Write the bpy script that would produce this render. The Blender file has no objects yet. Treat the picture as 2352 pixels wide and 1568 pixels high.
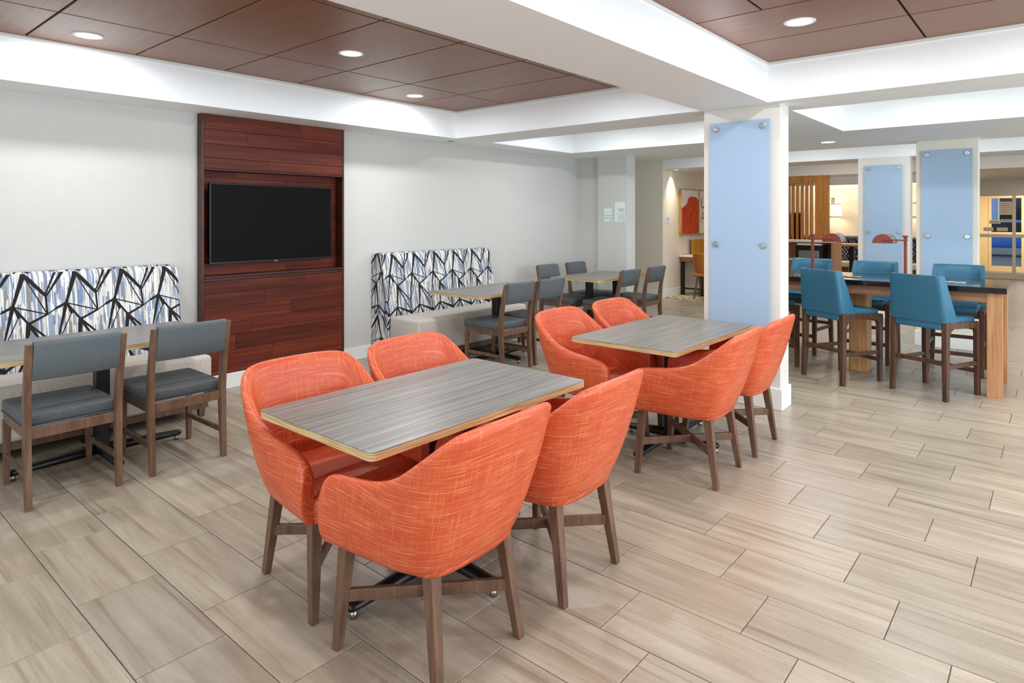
import bpy, bmesh, math, random
from mathutils import Vector, Matrix

S = bpy.context.scene
COL = S.collection
PI = math.pi
random.seed(7)

# ------------------------------------------------------------------ camera
CAM_H = 1.5213
YAW = math.radians(40.524)
cam_data = bpy.data.cameras.new('camera')
cam_data.sensor_fit = 'HORIZONTAL'
cam_data.sensor_width = 36.0
cam_data.lens = 1468.85 / 2352.0 * 36.0
cam_data.shift_y = (498.4 - 784.0) / 2352.0
cam_data.clip_start = 0.05
cam_data.clip_end = 200
cam = bpy.data.objects.new('camera', cam_data)
cam.location = (0, 0, CAM_H)
cam.rotation_euler = (PI / 2, 0, YAW - PI / 2)
COL.objects.link(cam)
S.camera = cam

# ------------------------------------------------------------------ world, light, exposure
world = bpy.data.worlds.new('sky')
S.world = world
world.use_nodes = True
wn = world.node_tree.nodes
wn['Background'].inputs[0].default_value = (0.68, 0.83, 1.0, 1)
wn['Background'].inputs[1].default_value = 1.2
S.view_settings.view_transform = 'Standard'
S.view_settings.look = 'None'
S.view_settings.gamma = 1
S.view_settings.exposure = 0.26
S.view_settings.use_curve_mapping = False
S.cycles.max_bounces = 10
S.cycles.diffuse_bounces = 6
S.cycles.glossy_bounces = 4
S.cycles.transmission_bounces = 6
S.cycles.sample_clamp_indirect = 6.0
S.cycles.caustics_reflective = False
S.cycles.caustics_refractive = False

DOWN_W = 13.5          # watts of one recessed downlight in the dining bays
LOUNGE_W = 9.0
COOL = (0.93, 0.97, 1.0)
WARM = (1.0, 0.80, 0.56)

def area_light(name, loc, rot, size, power, color, spread=180, shape='RECTANGLE'):
    d = bpy.data.lights.new(name, 'AREA')
    d.shape = shape
    d.size = size[0]
    d.size_y = size[1]
    d.energy = power
    d.color = color
    d.spread = math.radians(spread)
    o = bpy.data.objects.new(name, d)
    o.location = loc
    o.rotation_euler = rot
    COL.objects.link(o)
    return o

# added cool fill lights, set as daylight from made-up windows out of view
area_light('added_fill_light', (3.2, -4.40, 1.45), (PI / 2, 0, 0), (6.0, 1.9), 250, (0.74, 0.88, 1.0))
area_light('added_fill_light', (9.0, -4.40, 1.45), (PI / 2, 0, 0), (4.0, 1.9), 80, (0.62, 0.80, 1.0))
area_light('added_fill_light', (-2.40, 1.2, 1.45), (0, -PI / 2, 0), (1.9, 5.0), 80, (0.74, 0.88, 1.0))

# ------------------------------------------------------------------ helpers
def lin(h):
    h = h.lstrip('#')
    r = []
    for i in (0, 2, 4):
        v = int(h[i:i + 2], 16) / 255
        r.append(v / 12.92 if v <= 0.04045 else ((v + 0.055) / 1.055) ** 2.4)
    return (r[0], r[1], r[2], 1)

class NT:
    """small node-tree writer"""
    def __init__(self, name, rough=0.5, color=None, metallic=0, spec=0.5):
        self.m = bpy.data.materials.new(name)
        self.m.use_nodes = True
        self.t = self.m.node_tree
        self.b = self.t.nodes['Principled BSDF']
        self.b.inputs['Roughness'].default_value = rough
        self.b.inputs['Metallic'].default_value = metallic
        self.b.inputs['Specular IOR Level'].default_value = spec
        if color: self.b.inputs['Base Color'].default_value = color
    def n(self, typ, **kw):
        nd = self.t.nodes.new(typ)
        for k, v in kw.items(): setattr(nd, k, v)
        return nd
    def l(self, a, b):
        self.t.links.new(a, b)
    def put(self, node, i, v):
        if hasattr(v, 'is_output'): self.l(v, node.inputs[i])
        else: node.inputs[i].default_value = v
    def math(self, op, a, b=None, c=None, clamp=False):
        nd = self.n('ShaderNodeMath', operation=op, use_clamp=clamp)
        self.put(nd, 0, a)
        if b is not None: self.put(nd, 1, b)
        if c is not None: self.put(nd, 2, c)
        return nd.outputs[0]
    def vmath(self, op, a, b=None, s=None):
        nd = self.n('ShaderNodeVectorMath', operation=op)
        self.put(nd, 0, a)
        if b is not None: self.put(nd, 1, b)
        if s is not None: self.put(nd, 3, s)
        return nd.outputs['Value'] if op in ('DOT_PRODUCT', 'LENGTH') else nd.outputs[0]
    def coord(self, which='Object'):
        return self.n('ShaderNodeTexCoord').outputs[which]
    def pos(self):
        return self.n('ShaderNodeNewGeometry').outputs['Position']
    def uv(self):
        return self.n('ShaderNodeTexCoord').outputs['UV']
    def mapping(self, vec, scale=(1, 1, 1), rot=(0, 0, 0), loc=(0, 0, 0)):
        nd = self.n('ShaderNodeMapping')
        self.l(vec, nd.inputs[0])
        nd.inputs[1].default_value = loc
        nd.inputs[2].default_value = rot
        nd.inputs[3].default_value = scale
        return nd.outputs[0]
    def noise(self, vec, scale=5, detail=3, rough=0.5, dist=0):
        nd = self.n('ShaderNodeTexNoise')
        self.l(vec, nd.inputs['Vector'])
        nd.inputs['Scale'].default_value = scale
        nd.inputs['Detail'].default_value = detail
        nd.inputs['Roughness'].default_value = rough
        nd.inputs['Distortion'].default_value = dist
        return nd.outputs[0]
    def ramp(self, fac, stops, interp='LINEAR'):
        nd = self.n('ShaderNodeValToRGB')
        nd.color_ramp.interpolation = interp
        e = nd.color_ramp.elements
        while len(e) < len(stops): e.new(0.5)
        for i, (p, c) in enumerate(stops):
            e[i].position = p
            e[i].color = c
        self.l(fac, nd.inputs[0])
        return nd.outputs[0]
    def mix(self, fac, a, b, blend='MIX'):
        nd = self.n('ShaderNodeMix', data_type='RGBA', blend_type=blend)
        self.put(nd, 0, fac)
        self.put(nd, 6, a)
        self.put(nd, 7, b)
        return nd.outputs[2]
    def color(self, c):
        self.l(c, self.b.inputs['Base Color']) if hasattr(c, 'is_output') else None
        return self
    def bump(self, h, strength=0.2, dist=0.002):
        nd = self.n('ShaderNodeBump')
        nd.inputs['Strength'].default_value = strength
        nd.inputs['Distance'].default_value = dist
        self.l(h, nd.inputs['Height'])
        self.l(nd.outputs[0], self.b.inputs['Normal'])
        return self

def new_mesh(bm, name):
    me = bpy.data.meshes.new(name)
    bm.normal_update()
    bm.to_mesh(me)
    bm.free()
    return me

def link(name, data, mat=None, parent=None, loc=None, rotz=None):
    o = bpy.data.objects.new(name, data)
    COL.objects.link(o)
    if mat is not None and data is not None and len(data.materials) == 0:
        data.materials.append(mat)
    if parent is not None: o.parent = parent
    if loc is not None: o.location = loc
    if rotz is not None: o.rotation_euler = (0, 0, rotz)
    return o

def tag(o, label, cat, group=None):
    o['label'] = label
    o['category'] = cat
    if group: o['group'] = group
    return o

def thing(name, label, cat, loc=(0, 0, 0), rotz=0, group=None):
    o = bpy.data.objects.new(name, None)
    o.empty_display_size = 0.1
    COL.objects.link(o)
    o.location = loc
    o.rotation_euler = (0, 0, rotz)
    return tag(o, label, cat, group)

def structure(o):
    o['kind'] = 'structure'
    return o

def copy_tree(o, parent=None):
    c = o.copy()
    COL.objects.link(c)
    c.parent = parent
    for ch in list(o.children):
        copy_tree(ch, c)
    return c

def dup(root, label, loc, rotz=0, group=None):
    r = copy_tree(root)
    r.location = loc
    r.rotation_euler = (0, 0, rotz)
    r['label'] = label
    if group: r['group'] = group
    return r

def add_box(bm, x0, x1, y0, y1, z0, z1):
    vs = [bm.verts.new(p) for p in ((x0, y0, z0), (x1, y0, z0), (x1, y1, z0), (x0, y1, z0),
                                    (x0, y0, z1), (x1, y0, z1), (x1, y1, z1), (x0, y1, z1))]
    for f in ((0, 3, 2, 1), (4, 5, 6, 7), (0, 1, 5, 4), (1, 2, 6, 5), (2, 3, 7, 6), (3, 0, 4, 7)):
        bm.faces.new([vs[i] for i in f])
    return vs

def bevel_all(bm, w, seg=2):
    if w > 0:
        bmesh.ops.bevel(bm, geom=list(bm.edges), offset=w, segments=seg, affect='EDGES', profile=0.5)

def box_mesh(x0, x1, y0, y1, z0, z1, bev=0.0, seg=2, name='box'):
    bm = bmesh.new()
    add_box(bm, x0, x1, y0, y1, z0, z1)
    bevel_all(bm, bev, seg)
    me = new_mesh(bm, name)
    return me

def box(name, x0, x1, y0, y1, z0, z1, mat, parent=None, bev=0.0, seg=2):
    return link(name, box_mesh(x0, x1, y0, y1, z0, z1, bev, seg, name), mat, parent)

def sweep_mesh(secs, name='sweep', bev=0.0):
    """box section swept through a list of (x,y,z,wx,wy): horizontal rectangles"""
    bm = bmesh.new()
    rings = []
    for (x, y, z, wx, wy) in secs:
        rings.append([bm.verts.new((x + a * wx / 2, y + b * wy / 2, z)) for a, b in ((-1, -1), (1, -1), (1, 1), (-1, 1))])
    for r0, r1 in zip(rings[:-1], rings[1:]):
        for i in range(4):
            bm.faces.new((r0[i], r0[(i + 1) % 4], r1[(i + 1) % 4], r1[i]))
    bm.faces.new(rings[0][::-1])
    bm.faces.new(rings[-1])
    bevel_all(bm, bev, 2)
    bmesh.ops.recalc_face_normals(bm, faces=bm.faces)
    return new_mesh(bm, name)

def bar_mesh(p0, p1, w, h, bev=0.002, name='bar'):
    """box bar between two points; w horizontal, h vertical"""
    p0, p1 = Vector(p0), Vector(p1)
    d = p1 - p0
    L = d.length
    bm = bmesh.new()
    add_box(bm, -w / 2, w / 2, 0, L, -h / 2, h / 2)
    bevel_all(bm, bev, 2)
    q = d.to_track_quat('Y', 'Z')
    bmesh.ops.transform(bm, matrix=Matrix.Translation(p0) @ q.to_matrix().to_4x4(), verts=bm.verts)
    return new_mesh(bm, name)

def cyl_mesh(r, z0, z1, n=24, r1=None, bev=0.0, name='cyl'):
    bm = bmesh.new()
    r1 = r if r1 is None else r1
    a = [bm.verts.new((r * math.cos(2 * PI * i / n), r * math.sin(2 * PI * i / n), z0)) for i in range(n)]
    b = [bm.verts.new((r1 * math.cos(2 * PI * i / n), r1 * math.sin(2 * PI * i / n), z1)) for i in range(n)]
    for i in range(n):
        f = bm.faces.new((a[i], a[(i + 1) % n], b[(i + 1) % n], b[i]))
        f.smooth = True
    bm.faces.new(a[::-1])
    bm.faces.new(b)
    if bev:
        es = [e for e in bm.edges if abs(e.verts[0].co.z - e.verts[1].co.z) < 1e-6]
        bmesh.ops.bevel(bm, geom=es, offset=bev, segments=2, affect='EDGES', profile=0.5)
    return new_mesh(bm, name)

def tube_mesh(p0, p1, r, n=14, name='tube'):
    me = cyl_mesh(r, 0, (Vector(p1) - Vector(p0)).length, n)
    d = Vector(p1) - Vector(p0)
    me.transform(Matrix.Translation(p0) @ d.to_track_quat('Z', 'Y').to_matrix().to_4x4())
    return me

def prism_mesh(outline, z0, z1, bev=0.0, name='prism', seg=2):
    """outline in xy extruded in z"""
    bm = bmesh.new()
    a = [bm.verts.new((x, y, z0)) for x, y in outline]
    b = [bm.verts.new((x, y, z1)) for x, y in outline]
    n = len(outline)
    for i in range(n):
        bm.faces.new((a[i], a[(i + 1) % n], b[(i + 1) % n], b[i]))
    bm.faces.new(a[::-1])
    bm.faces.new(b)
    bmesh.ops.recalc_face_normals(bm, faces=bm.faces)
    if bev:
        es = [e for e in bm.edges if abs(e.verts[0].co.z - e.verts[1].co.z) < 1e-6]
        bmesh.ops.bevel(bm, geom=es, offset=bev, segments=seg, affect='EDGES', profile=0.5)
    return new_mesh(bm, name)

def rrect(x0, x1, y0, y1, r, n=5):
    out = []
    for cx, cy, a0 in ((x1 - r, y1 - r, 0), (x0 + r, y1 - r, 90), (x0 + r, y0 + r, 180), (x1 - r, y0 + r, 270)):
        for i in range(n + 1):
            a = math.radians(a0 + 90 * i / n)
            out.append((cx + r * math.cos(a), cy + r * math.sin(a)))
    return out

def smooth(me, ang=None):
    for p in me.polygons: p.use_smooth = True
    if ang:
        try: me.set_sharp_from_angle(angle=math.radians(ang))
        except Exception: pass
    return me

def text_mesh(txt, size, align='RIGHT', name='lettering', space=1.0, line=1.0):
    """lettering as a flat mesh in the xy plane, x to the right, y up"""
    cu = bpy.data.curves.new(name, 'FONT')
    cu.body = txt
    cu.size = size
    cu.align_x = align
    cu.space_character = space
    cu.space_line = line
    cu.extrude = 0.0004
    cu.resolution_u = 3
    o = bpy.data.objects.new(name, cu)
    COL.objects.link(o)
    dg = bpy.context.evaluated_depsgraph_get()
    me = bpy.data.meshes.new_from_object(o.evaluated_get(dg))
    bpy.data.objects.remove(o)
    bpy.data.curves.remove(cu)
    me.materials.clear()
    return me

# ------------------------------------------------------------------ materials
def plain(name, hexc, rough=0.5, metallic=0, spec=0.5):
    return NT(name, rough, lin(hexc), metallic, spec).m

def wood(name, c_dark, c_mid, c_light, scale=(1, 12, 12), sc=6.0, rough=0.45, spec=0.4, rnd=0.0, use='Object', bump=0.08, detail=6):
    w = NT(name, rough, spec=spec)
    v = w.coord(use)
    if rnd:
        r = w.n('ShaderNodeObjectInfo').outputs['Random']
        off = w.vmath('SCALE', w.n('ShaderNodeCombineXYZ').outputs[0], s=1.0)
        cb = w.n('ShaderNodeCombineXYZ')
        w.l(w.math('MULTIPLY', r, 37.0), cb.inputs[0])
        w.l(w.math('MULTIPLY', r, 91.0), cb.inputs[1])
        w.l(w.math('MULTIPLY', r, 53.0), cb.inputs[2])
        v = w.vmath('ADD', v, cb.outputs[0])
    m = w.mapping(v, scale)
    n1 = w.noise(m, sc, detail, 0.62, 0.35)
    col = w.ramp(n1, [(0.28, lin(c_dark)), (0.5, lin(c_mid)), (0.72, lin(c_light))])
    if rnd:
        val = w.math('MULTIPLY_ADD', r, rnd, 1.0 - rnd / 2)
        hs = w.n('ShaderNodeHueSaturation')
        w.l(val, hs.inputs['Value'])
        w.l(col, hs.inputs['Color'])
        col = hs.outputs[0]
    w.color(col)
    if bump: w.bump(n1, bump, 0.001)
    return w.m

def fabric(name, c1, c2, sx=420, sy=420, rough=0.85, use='Object', low=0.4, high=0.6, bump=0.25):
    w = NT(name, rough, spec=0.25)
    v = w.coord(use)
    a = w.noise(w.mapping(v, (sx, sy / 9, sx)), 1, 2)
    b = w.noise(w.mapping(v, (sx / 9, sy, sy / 9)), 1, 2)
    s = w.math('MULTIPLY', w.math('ADD', a, b), 0.5)
    w.color(w.ramp(s, [(low, lin(c1)), (high, lin(c2))]))
    w.bump(s, bump, 0.001)
    return w.m

M = {}
w = NT('painted_wall', 0.75, spec=0.25)
nz = w.noise(w.mapping(w.pos(), (90, 90, 420)), 1, 3)
w.color(w.ramp(nz, [(0.3, lin('c9c7c1')), (0.7, lin('d3d1cb'))]))
w.bump(nz, 0.12, 0.0008)
M['wall'] = w.m
w = NT('soffit_paint', 0.55, spec=0.35)
nz = w.noise(w.pos(), 60, 2)
w.color(w.ramp(nz, [(0.3, lin('f1f4f5')), (0.7, lin('f5f7f8'))]))
M['soffit'] = w.m
M['trim'] = plain('trim_paint', 'ebebe8', 0.4)
M['pillar'] = plain('pillar_paint', 'dedad2', 0.5)
M['cream'] = plain('cream_paint', 'e8e0d0', 0.7)
M['grout'] = plain('grout', '6a5f54', 0.9)
M['dark_gap'] = plain('dark_gap', '1e120c', 0.8)

# floor tile: sandstone-look porcelain, veined along the tile
w = NT('floor_tile', 0.34, spec=0.5)
rnd = w.math('FRACT', w.math('ADD', w.n('ShaderNodeObjectInfo').outputs['Random'],
                             w.n('ShaderNodeNewGeometry').outputs['Random Per Island']))
cb = w.n('ShaderNodeCombineXYZ')
w.l(w.math('MULTIPLY', rnd, 61.0), cb.inputs[0])
w.l(w.math('MULTIPLY', rnd, 23.0), cb.inputs[1])
w.l(w.math('MULTIPLY', rnd, 7.0), cb.inputs[2])
v = w.vmath('ADD', w.pos(), cb.outputs[0])
n1 = w.noise(w.mapping(v, (9, 0.9, 1)), 1.6, 5, 0.6, 0.5)
n2 = w.noise(w.mapping(v, (34, 0.8, 1)), 1.0, 4, 0.6, 0.4)
n3 = w.noise(v, 170, 2, 0.5)
base = w.ramp(n1, [(0.25, lin('948673')), (0.5, lin('a89a87')), (0.75, lin('b8ac9a'))])
vein = w.ramp(n2, [(0.30, (0.55, 0.48, 0.41, 1)), (0.46, (1, 1, 1, 1))])
c = w.mix(0.62, base, vein, 'MULTIPLY')
grain = w.ramp(n3, [(0.3, (0.86, 0.86, 0.86, 1)), (0.6, (1, 1, 1, 1))])
c = w.mix(0.7, c, grain, 'MULTIPLY')
hs = w.n('ShaderNodeHueSaturation')
w.l(w.math('MULTIPLY_ADD', rnd, 0.22, 0.89), hs.inputs['Value'])
w.l(c, hs.inputs['Color'])
w.color(hs.outputs[0])
w.l(w.math('MULTIPLY_ADD', n1, 0.25, 0.20), w.b.inputs['Roughness'])
w.bump(n3, 0.05, 0.0006)
M['tile'] = w.m

M['ceil_wood'] = wood('ceiling_veneer', '7c533e', '885e48', '956a53', (90, 2.0, 2.0), 1.0, 0.36, 0.30, 0.06, bump=0.02, detail=3)
M['tv_wood'] = wood('red_stained_pine', '45190e', '602616', '77351f', (1.1, 20, 30), 1.0, 0.48, 0.25, 0.6, bump=0.08)
M['tv_wood_dark'] = wood('red_stained_trim', '2a0f0a', '40190f', '542316', (3.0, 14, 26), 1.0, 0.4, 0.45, bump=0.1)
M['table_top'] = wood('grey_laminate', '56524e', '7a7670', '9a968f', (1.6, 70, 70), 1.0, 0.32, 0.5, 0.06, bump=0.03, detail=5)
w = NT('plywood_edge', 0.5)
v = w.coord('Object')
sep = w.n('ShaderNodeSeparateXYZ'); w.l(v, sep.inputs[0])
st = w.noise(w.mapping(v, (6, 6, 260)), 1, 2)
w.color(w.ramp(st, [(0.32, lin('a9834f')), (0.5, lin('ccab78')), (0.68, lin('dec598'))]))
M['ply'] = w.m
M['leg_wood'] = wood('walnut_stain', '4e3629', '694c3a', '7d5d49', (30, 30, 3), 1.0, 0.42, 0.45, 0.1)
M['chair_wood'] = wood('walnut_chair', '4f382a', '6d503d', '82644d', (30, 30, 3), 1.0, 0.42, 0.45, 0.1)
M['stool_wood'] = wood('dark_walnut', '3a2418', '533624', '674532', (30, 30, 3), 1.0, 0.4, 0.45, 0.1)
M['oak'] = wood('light_oak', 'a06c42', 'bf8b5c', 'd0a073', (34, 34, 2.0), 1.0, 0.45, 0.4, 0.06)
M['oak_flat'] = wood('light_oak_rail', '7c5438', '98694a', 'ad8060', (34, 2.0, 34), 1.0, 0.45, 0.4)
M['screen_wood'] = wood('honey_oak', '9c6934', 'b98043', 'cc9758', (34, 34, 2.0), 1.0, 0.45, 0.4, 0.1)
M['black_metal'] = plain('black_metal', '0c0c0d', 0.38, 0.0, 0.5)
M['glide'] = plain('glide_steel', 'b8b4ae', 0.35, 1.0)
M['steel'] = plain('brushed_steel', 'c9c9c9', 0.25, 1.0)
M['grey_vinyl'] = fabric('slate_vinyl', '4b4f50', '62676a', 900, 900, 0.5, low=0.35, high=0.65, bump=0.1)
M['grey_back'] = fabric('slate_weave', '50565a', '6c7478', 1500, 1500, 0.8, low=0.36, high=0.64)
M['teal'] = NT('teal_leather', 0.42, lin('2f6680'), spec=0.4).m
M['seat_fabric'] = fabric('oatmeal_fabric', 'bdb3a8', 'd2cac1', 600, 600, 0.9)
M['screen_black'] = NT('screen_black', 0.5, lin('0f0d0b'), spec=0.08).m
M['bezel'] = plain('bezel', '0a0a0a', 0.25)
M['black_stone'] = NT('black_stone', 0.09, lin('101216'), spec=0.6).m
M['white_plate'] = plain('white_plate', 'e4eeee', 0.4)
M['ink'] = plain('ink', '27323a', 0.6)
M['ink_soft'] = plain('ink_soft', '5c676c', 0.6)
M['logo_white'] = plain('logo_white', 'e9e2dc', 0.4)
M['logo_red'] = plain('logo_red', 'b3283c', 0.4)
M['lamp_red'] = NT('rust_metal', 0.4, lin('7e3423'), spec=0.5).m
M['lamp_grey'] = NT('grey_metal', 0.35, lin('8d8f92'), 0.6).m
M['white_lam'] = plain('white_laminate', 'efe9df', 0.35)
M['frame_white'] = plain('door_frame', 'dcd8d0', 0.4)

w = NT('blue_backpainted_glass', 0.38, lin('9fb7d0'), spec=0.5)
M['blue_glass'] = w.m
w = NT('clear_glass', 0.02, (1, 1, 1, 1))
w.b.inputs['Transmission Weight'].default_value = 1.0
w.b.inputs['IOR'].default_value = 1.02
M['glass'] = w.m

def emit(name, col, strength):
    e = NT(name, 0.5, (0.8, 0.8, 0.8, 1))
    e.b.inputs['Emission Color'].default_value = (*col, 1)
    e.b.inputs['Emission Strength'].default_value = strength
    return e.m
M['lamp_on'] = emit('downlight_lens', (1.0, 0.97, 0.92), 6.0)
M['lamp_on_warm'] = emit('downlight_lens_warm', (1.0, 0.86, 0.66), 5.0)
M['shade_on'] = emit('lit_lamp_shade', (1.0, 0.84, 0.56), 0.55)
M['cove_on'] = emit('cove_light', (1.0, 0.90, 0.72), 1.6)

# orange linen-look upholstery (uv in metres)
w = NT('orange_linen', 0.42, spec=0.45)
u = w.uv()
a = w.noise(w.mapping(u, (5, 300, 1)), 1, 2, 0.7, 0.5)
b = w.noise(w.mapping(u, (300, 6, 1)), 1, 2, 0.7, 0.5)
big = w.noise(u, 4, 2)
base = w.ramp(big, [(0.35, lin('c44a2a')), (0.65, lin('cd5631'))])
la = w.ramp(a, [(0.55, (0, 0, 0, 1)), (0.62, (1, 1, 1, 1))])
lb = w.ramp(b, [(0.58, (0, 0, 0, 1)), (0.66, (1, 1, 1, 1))])
fac = w.math('MULTIPLY', w.math('MAXIMUM', la, w.math('MULTIPLY', lb, 0.8)), 0.7)
c = w.mix(fac, base, lin('ef9560'))
da = w.ramp(a, [(0.32, (1, 1, 1, 1)), (0.42, (0, 0, 0, 1))])
db = w.ramp(b, [(0.30, (1, 1, 1, 1)), (0.40, (0, 0, 0, 1))])
c = w.mix(w.math('MULTIPLY', w.math('MAXIMUM', da, db), 0.4), c, lin('bb3d28'))
w.color(c)
w.bump(w.math('ADD', a, b), 0.12, 0.0008)
M['orange'] = w.m

# banquette print: broken vertical stripes under a net of black strokes (uv in metres)
def banquette_print():
    w = NT('banquette_print', 0.8, spec=0.25)
    u = w.uv()
    sep = w.n('ShaderNodeSeparateXYZ')
    w.l(u, sep.inputs[0])
    # stripes
    vo = w.n('ShaderNodeTexVoronoi', feature='F1', distance='CHEBYCHEV')
    w.l(w.mapping(u, (62, 7.5, 1)), vo.inputs['Vector'])
    vo.inputs['Scale'].default_value = 1.0
    sp = w.n('ShaderNodeSeparateColor')
    w.l(vo.outputs['Color'], sp.inputs[0])
    stripe = w.ramp(sp.outputs[0], [(0.0, lin('dcd8d0')), (0.30, lin('7f8ea9')), (0.54, lin('9ba6b8')),
                                    (0.70, lin('8f8984')), (0.86, lin('c9c6c0'))], 'CONSTANT')
    vo2 = w.n('ShaderNodeTexVoronoi', feature='F1', distance='CHEBYCHEV')
    w.l(w.mapping(u, (150, 5.0, 1), loc=(3.3, 1.7, 0)), vo2.inputs['Vector'])
    vo2.inputs['Scale'].default_value = 1.0
    sp2 = w.n('ShaderNodeSeparateColor')
    w.l(vo2.outputs['Color'], sp2.inputs[0])
    thin = w.math('GREATER_THAN', sp2.outputs[1], 0.80)
    c = w.mix(thin, stripe, lin('f1efe9'))
    # black strokes, one repeat of 0.3125 m x 0.70 m
    P = 0.3125
    x0 = -0.07
    px = w.math('ADD', w.math('MULTIPLY', w.math('FRACT', w.math('DIVIDE', w.math('SUBTRACT', sep.outputs[0], x0), P)), P), x0)
    z1 = -0.46
    py = w.math('ADD', w.math('MULTIPLY', w.math('FRACT', w.math('DIVIDE', w.math('SUBTRACT', sep.outputs[1], z1), 0.70)), 0.70), z1)
    cb = w.n('ShaderNodeCombineXYZ')
    w.l(px, cb.inputs[0]); w.l(py, cb.inputs[1])
    p = cb.outputs[0]
    segs = [((0, 0), (.065, .218), .006, .012), ((.065, .222), (.19, .063), .012, .007), ((.065, .215), (.196, -.07), .002, .003),
            ((.19, .085), (.196, -.07), .005, .004), ((.19, .075), (.257, .24), .003, .006), ((.195, .06), (.302, .24), .003, .009),
            ((0, 0), (.196, -.07), .003, .003), ((.196, -.07), (.26, -.026), .003, .003), ((.255, -.03), (.3125, 0), .0065, .0065),
            ((.085, -.127), (.196, -.07), .006, .005), ((0, 0), (-.068, -.297), .009, .002), ((0, 0), (.085, -.127), .006, .005),
            ((.004, -.01), (.03, -.073), .002, .007), ((.03, -.073), (-.066, -.297), .002, .0025), ((.085, -.127), (.059, -.354), .011, .005),
            ((.085, -.127), (.244, -.297), .006, .004), ((.09, -.14), (.25, -.431), .007, .002), ((.244, -.285), (.25, -.431), .005, .004),
            ((.059, -.354), (.25, -.431), .004, .012), ((-.0625, -.436), (.059, -.354), .007, .006), ((.059, -.36), (.02, -.45), .007, .005),
            ((.062, -.36), (.10, -.45), .003, .010)]
    allsegs = []
    for (a, b, wa, wb) in segs:
        wa, wb = wa * 1.3 + .0006, wb * 1.3 + .0006
        allsegs.append((a, b, wa, wb))
        hi = max(a[0] + wa, b[0] + wb); lo = min(a[0] - wa, b[0] - wb)
        if hi > x0 + P: allsegs.append(((a[0] - P, a[1]), (b[0] - P, b[1]), wa, wb))
        if lo < x0: allsegs.append(((a[0] + P, a[1]), (b[0] + P, b[1]), wa, wb))
    tot = None
    for (a, b, wa, wb) in allsegs:
        bx, by = b[0] - a[0], b[1] - a[1]
        ll = bx * bx + by * by
        pa = w.vmath('SUBTRACT', p, (a[0], a[1], 0))
        h = w.math('MULTIPLY', w.vmath('DOT_PRODUCT', pa, (bx, by, 0)), 1 / ll, clamp=True)
        proj = w.n('ShaderNodeVectorMath', operation='SCALE')
        proj.inputs[0].default_value = (bx, by, 0)
        w.l(h, proj.inputs[3])
        d = w.vmath('LENGTH', w.vmath('SUBTRACT', pa, proj.outputs[0]))
        lim = w.math('MULTIPLY_ADD', h, wb - wa, wa)
        s = w.math('LESS_THAN', d, lim)
        tot = s if tot is None else w.math('MAXIMUM', tot, s)
    c = w.mix(tot, c, lin('231f1f'))
    w.color(c)
    fine = w.noise(u, 900, 1)
    w.bump(fine, 0.15, 0.0006)
    return w.m
M['print'] = banquette_print()

# navy hexagon print for the lounge banquette
w = NT('navy_print', 0.8, spec=0.25)
u = w.coord('Object')
sep = w.n('ShaderNodeSeparateXYZ'); w.l(u, sep.inputs[0])
zz = w.math('PINGPONG', w.math('MULTIPLY', sep.outputs[2], 1.0), 0.10)
yy = w.math('PINGPONG', w.math('ADD', sep.outputs[1], w.math('MULTIPLY', zz, 0.75)), 0.085)
yb = w.math('PINGPONG', w.math('SUBTRACT', sep.outputs[1], w.math('MULTIPLY', zz, 0.75)), 0.085)
l1 = w.math('LESS_THAN', w.math('ABSOLUTE', w.math('SUBTRACT', yy, 0.05)), 0.007)
l2 = w.math('LESS_THAN', w.math('ABSOLUTE', w.math('SUBTRACT', yb, 0.03)), 0.010)
c = w.mix(l2, lin('1d2434'), lin('55617a'))
c = w.mix(l1, c, lin('b9b7b4'))
w.color(c)
M['navy'] = w.m

# speckled carpet
w = NT('carpet', 0.95, spec=0.1)
n1 = w.noise(w.mapping(w.pos(), (2, 14, 1)), 2.2, 4)
w.color(w.ramp(n1, [(0.4, lin('6f6758')), (0.52, lin('b3a98f')), (0.64, lin('cfc6ae'))]))
w.bump(w.noise(w.pos(), 300, 1), 0.5, 0.003)
M['carpet'] = w.m

# ------------------------------------------------------------------ room shell
WY = 5.697            # dining wall
ZS = 2.42             # underside of the beams
ZT = 2.727            # coffer ceiling
XH = 10.95            # plane of the lobby piers
XD = 19.8             # entrance wall

# ---- floor with its tiles
TW, TL, GAP = 0.305, 0.61, 0.0035
X0T, Y0T = 0.792, 2.3095
floor = structure(box('floor', -2.5, XD, -4.5, 7.6, -0.06, -0.0045, M['grout']))
tile_me = box_mesh(GAP / 2, TW - GAP / 2, GAP / 2, TL - GAP / 2, -0.006, 0.0, 0.0012, 1, 'tile')
tile_me.materials.append(M['tile'])
cth, sth = math.cos(YAW), math.sin(YAW)
def proj(x, y, z):
    t = cth * x + sth * y
    a = sth * x - cth * y
    return (1176 + 1468.85 * a / t, 498.4 + 1468.85 * (CAM_H - z) / t, t)
spots = []
k0, k1 = int((-2.5 - X0T) / TW) - 1, int((XD - X0T) / TW) + 1
for k in range(k0, k1):
    x = X0T + k * TW
    m0 = int((-4.5 - Y0T) / TL) - 3
    for m in range(m0, m0 + 26):
        y = Y0T + (((k % 3) / 3.0) + m) * TL
        if x < -2.5 or x + TW > XD or y < -4.6 or y > 7.4: continue
        if y > WY and not (8.4 < x < XH): continue
        if x > 11.0 and y > 3.9: continue
        cx, cy = x + TW / 2, y + TL / 2
        t = cth * cx + sth * cy
        vis = 0
        if t > 0.6:
            px, py, _ = proj(cx, cy, 0)
            if -150 < px < 2500 and py < 1720: vis = 1.0 / t ** 3
        spots.append((vis, x, y))
spots.sort(reverse=True)
for vis, x, y in spots[:300]:
    link('floor_tile', tile_me, None, floor, (x, y, 0))
bm = bmesh.new()
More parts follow.
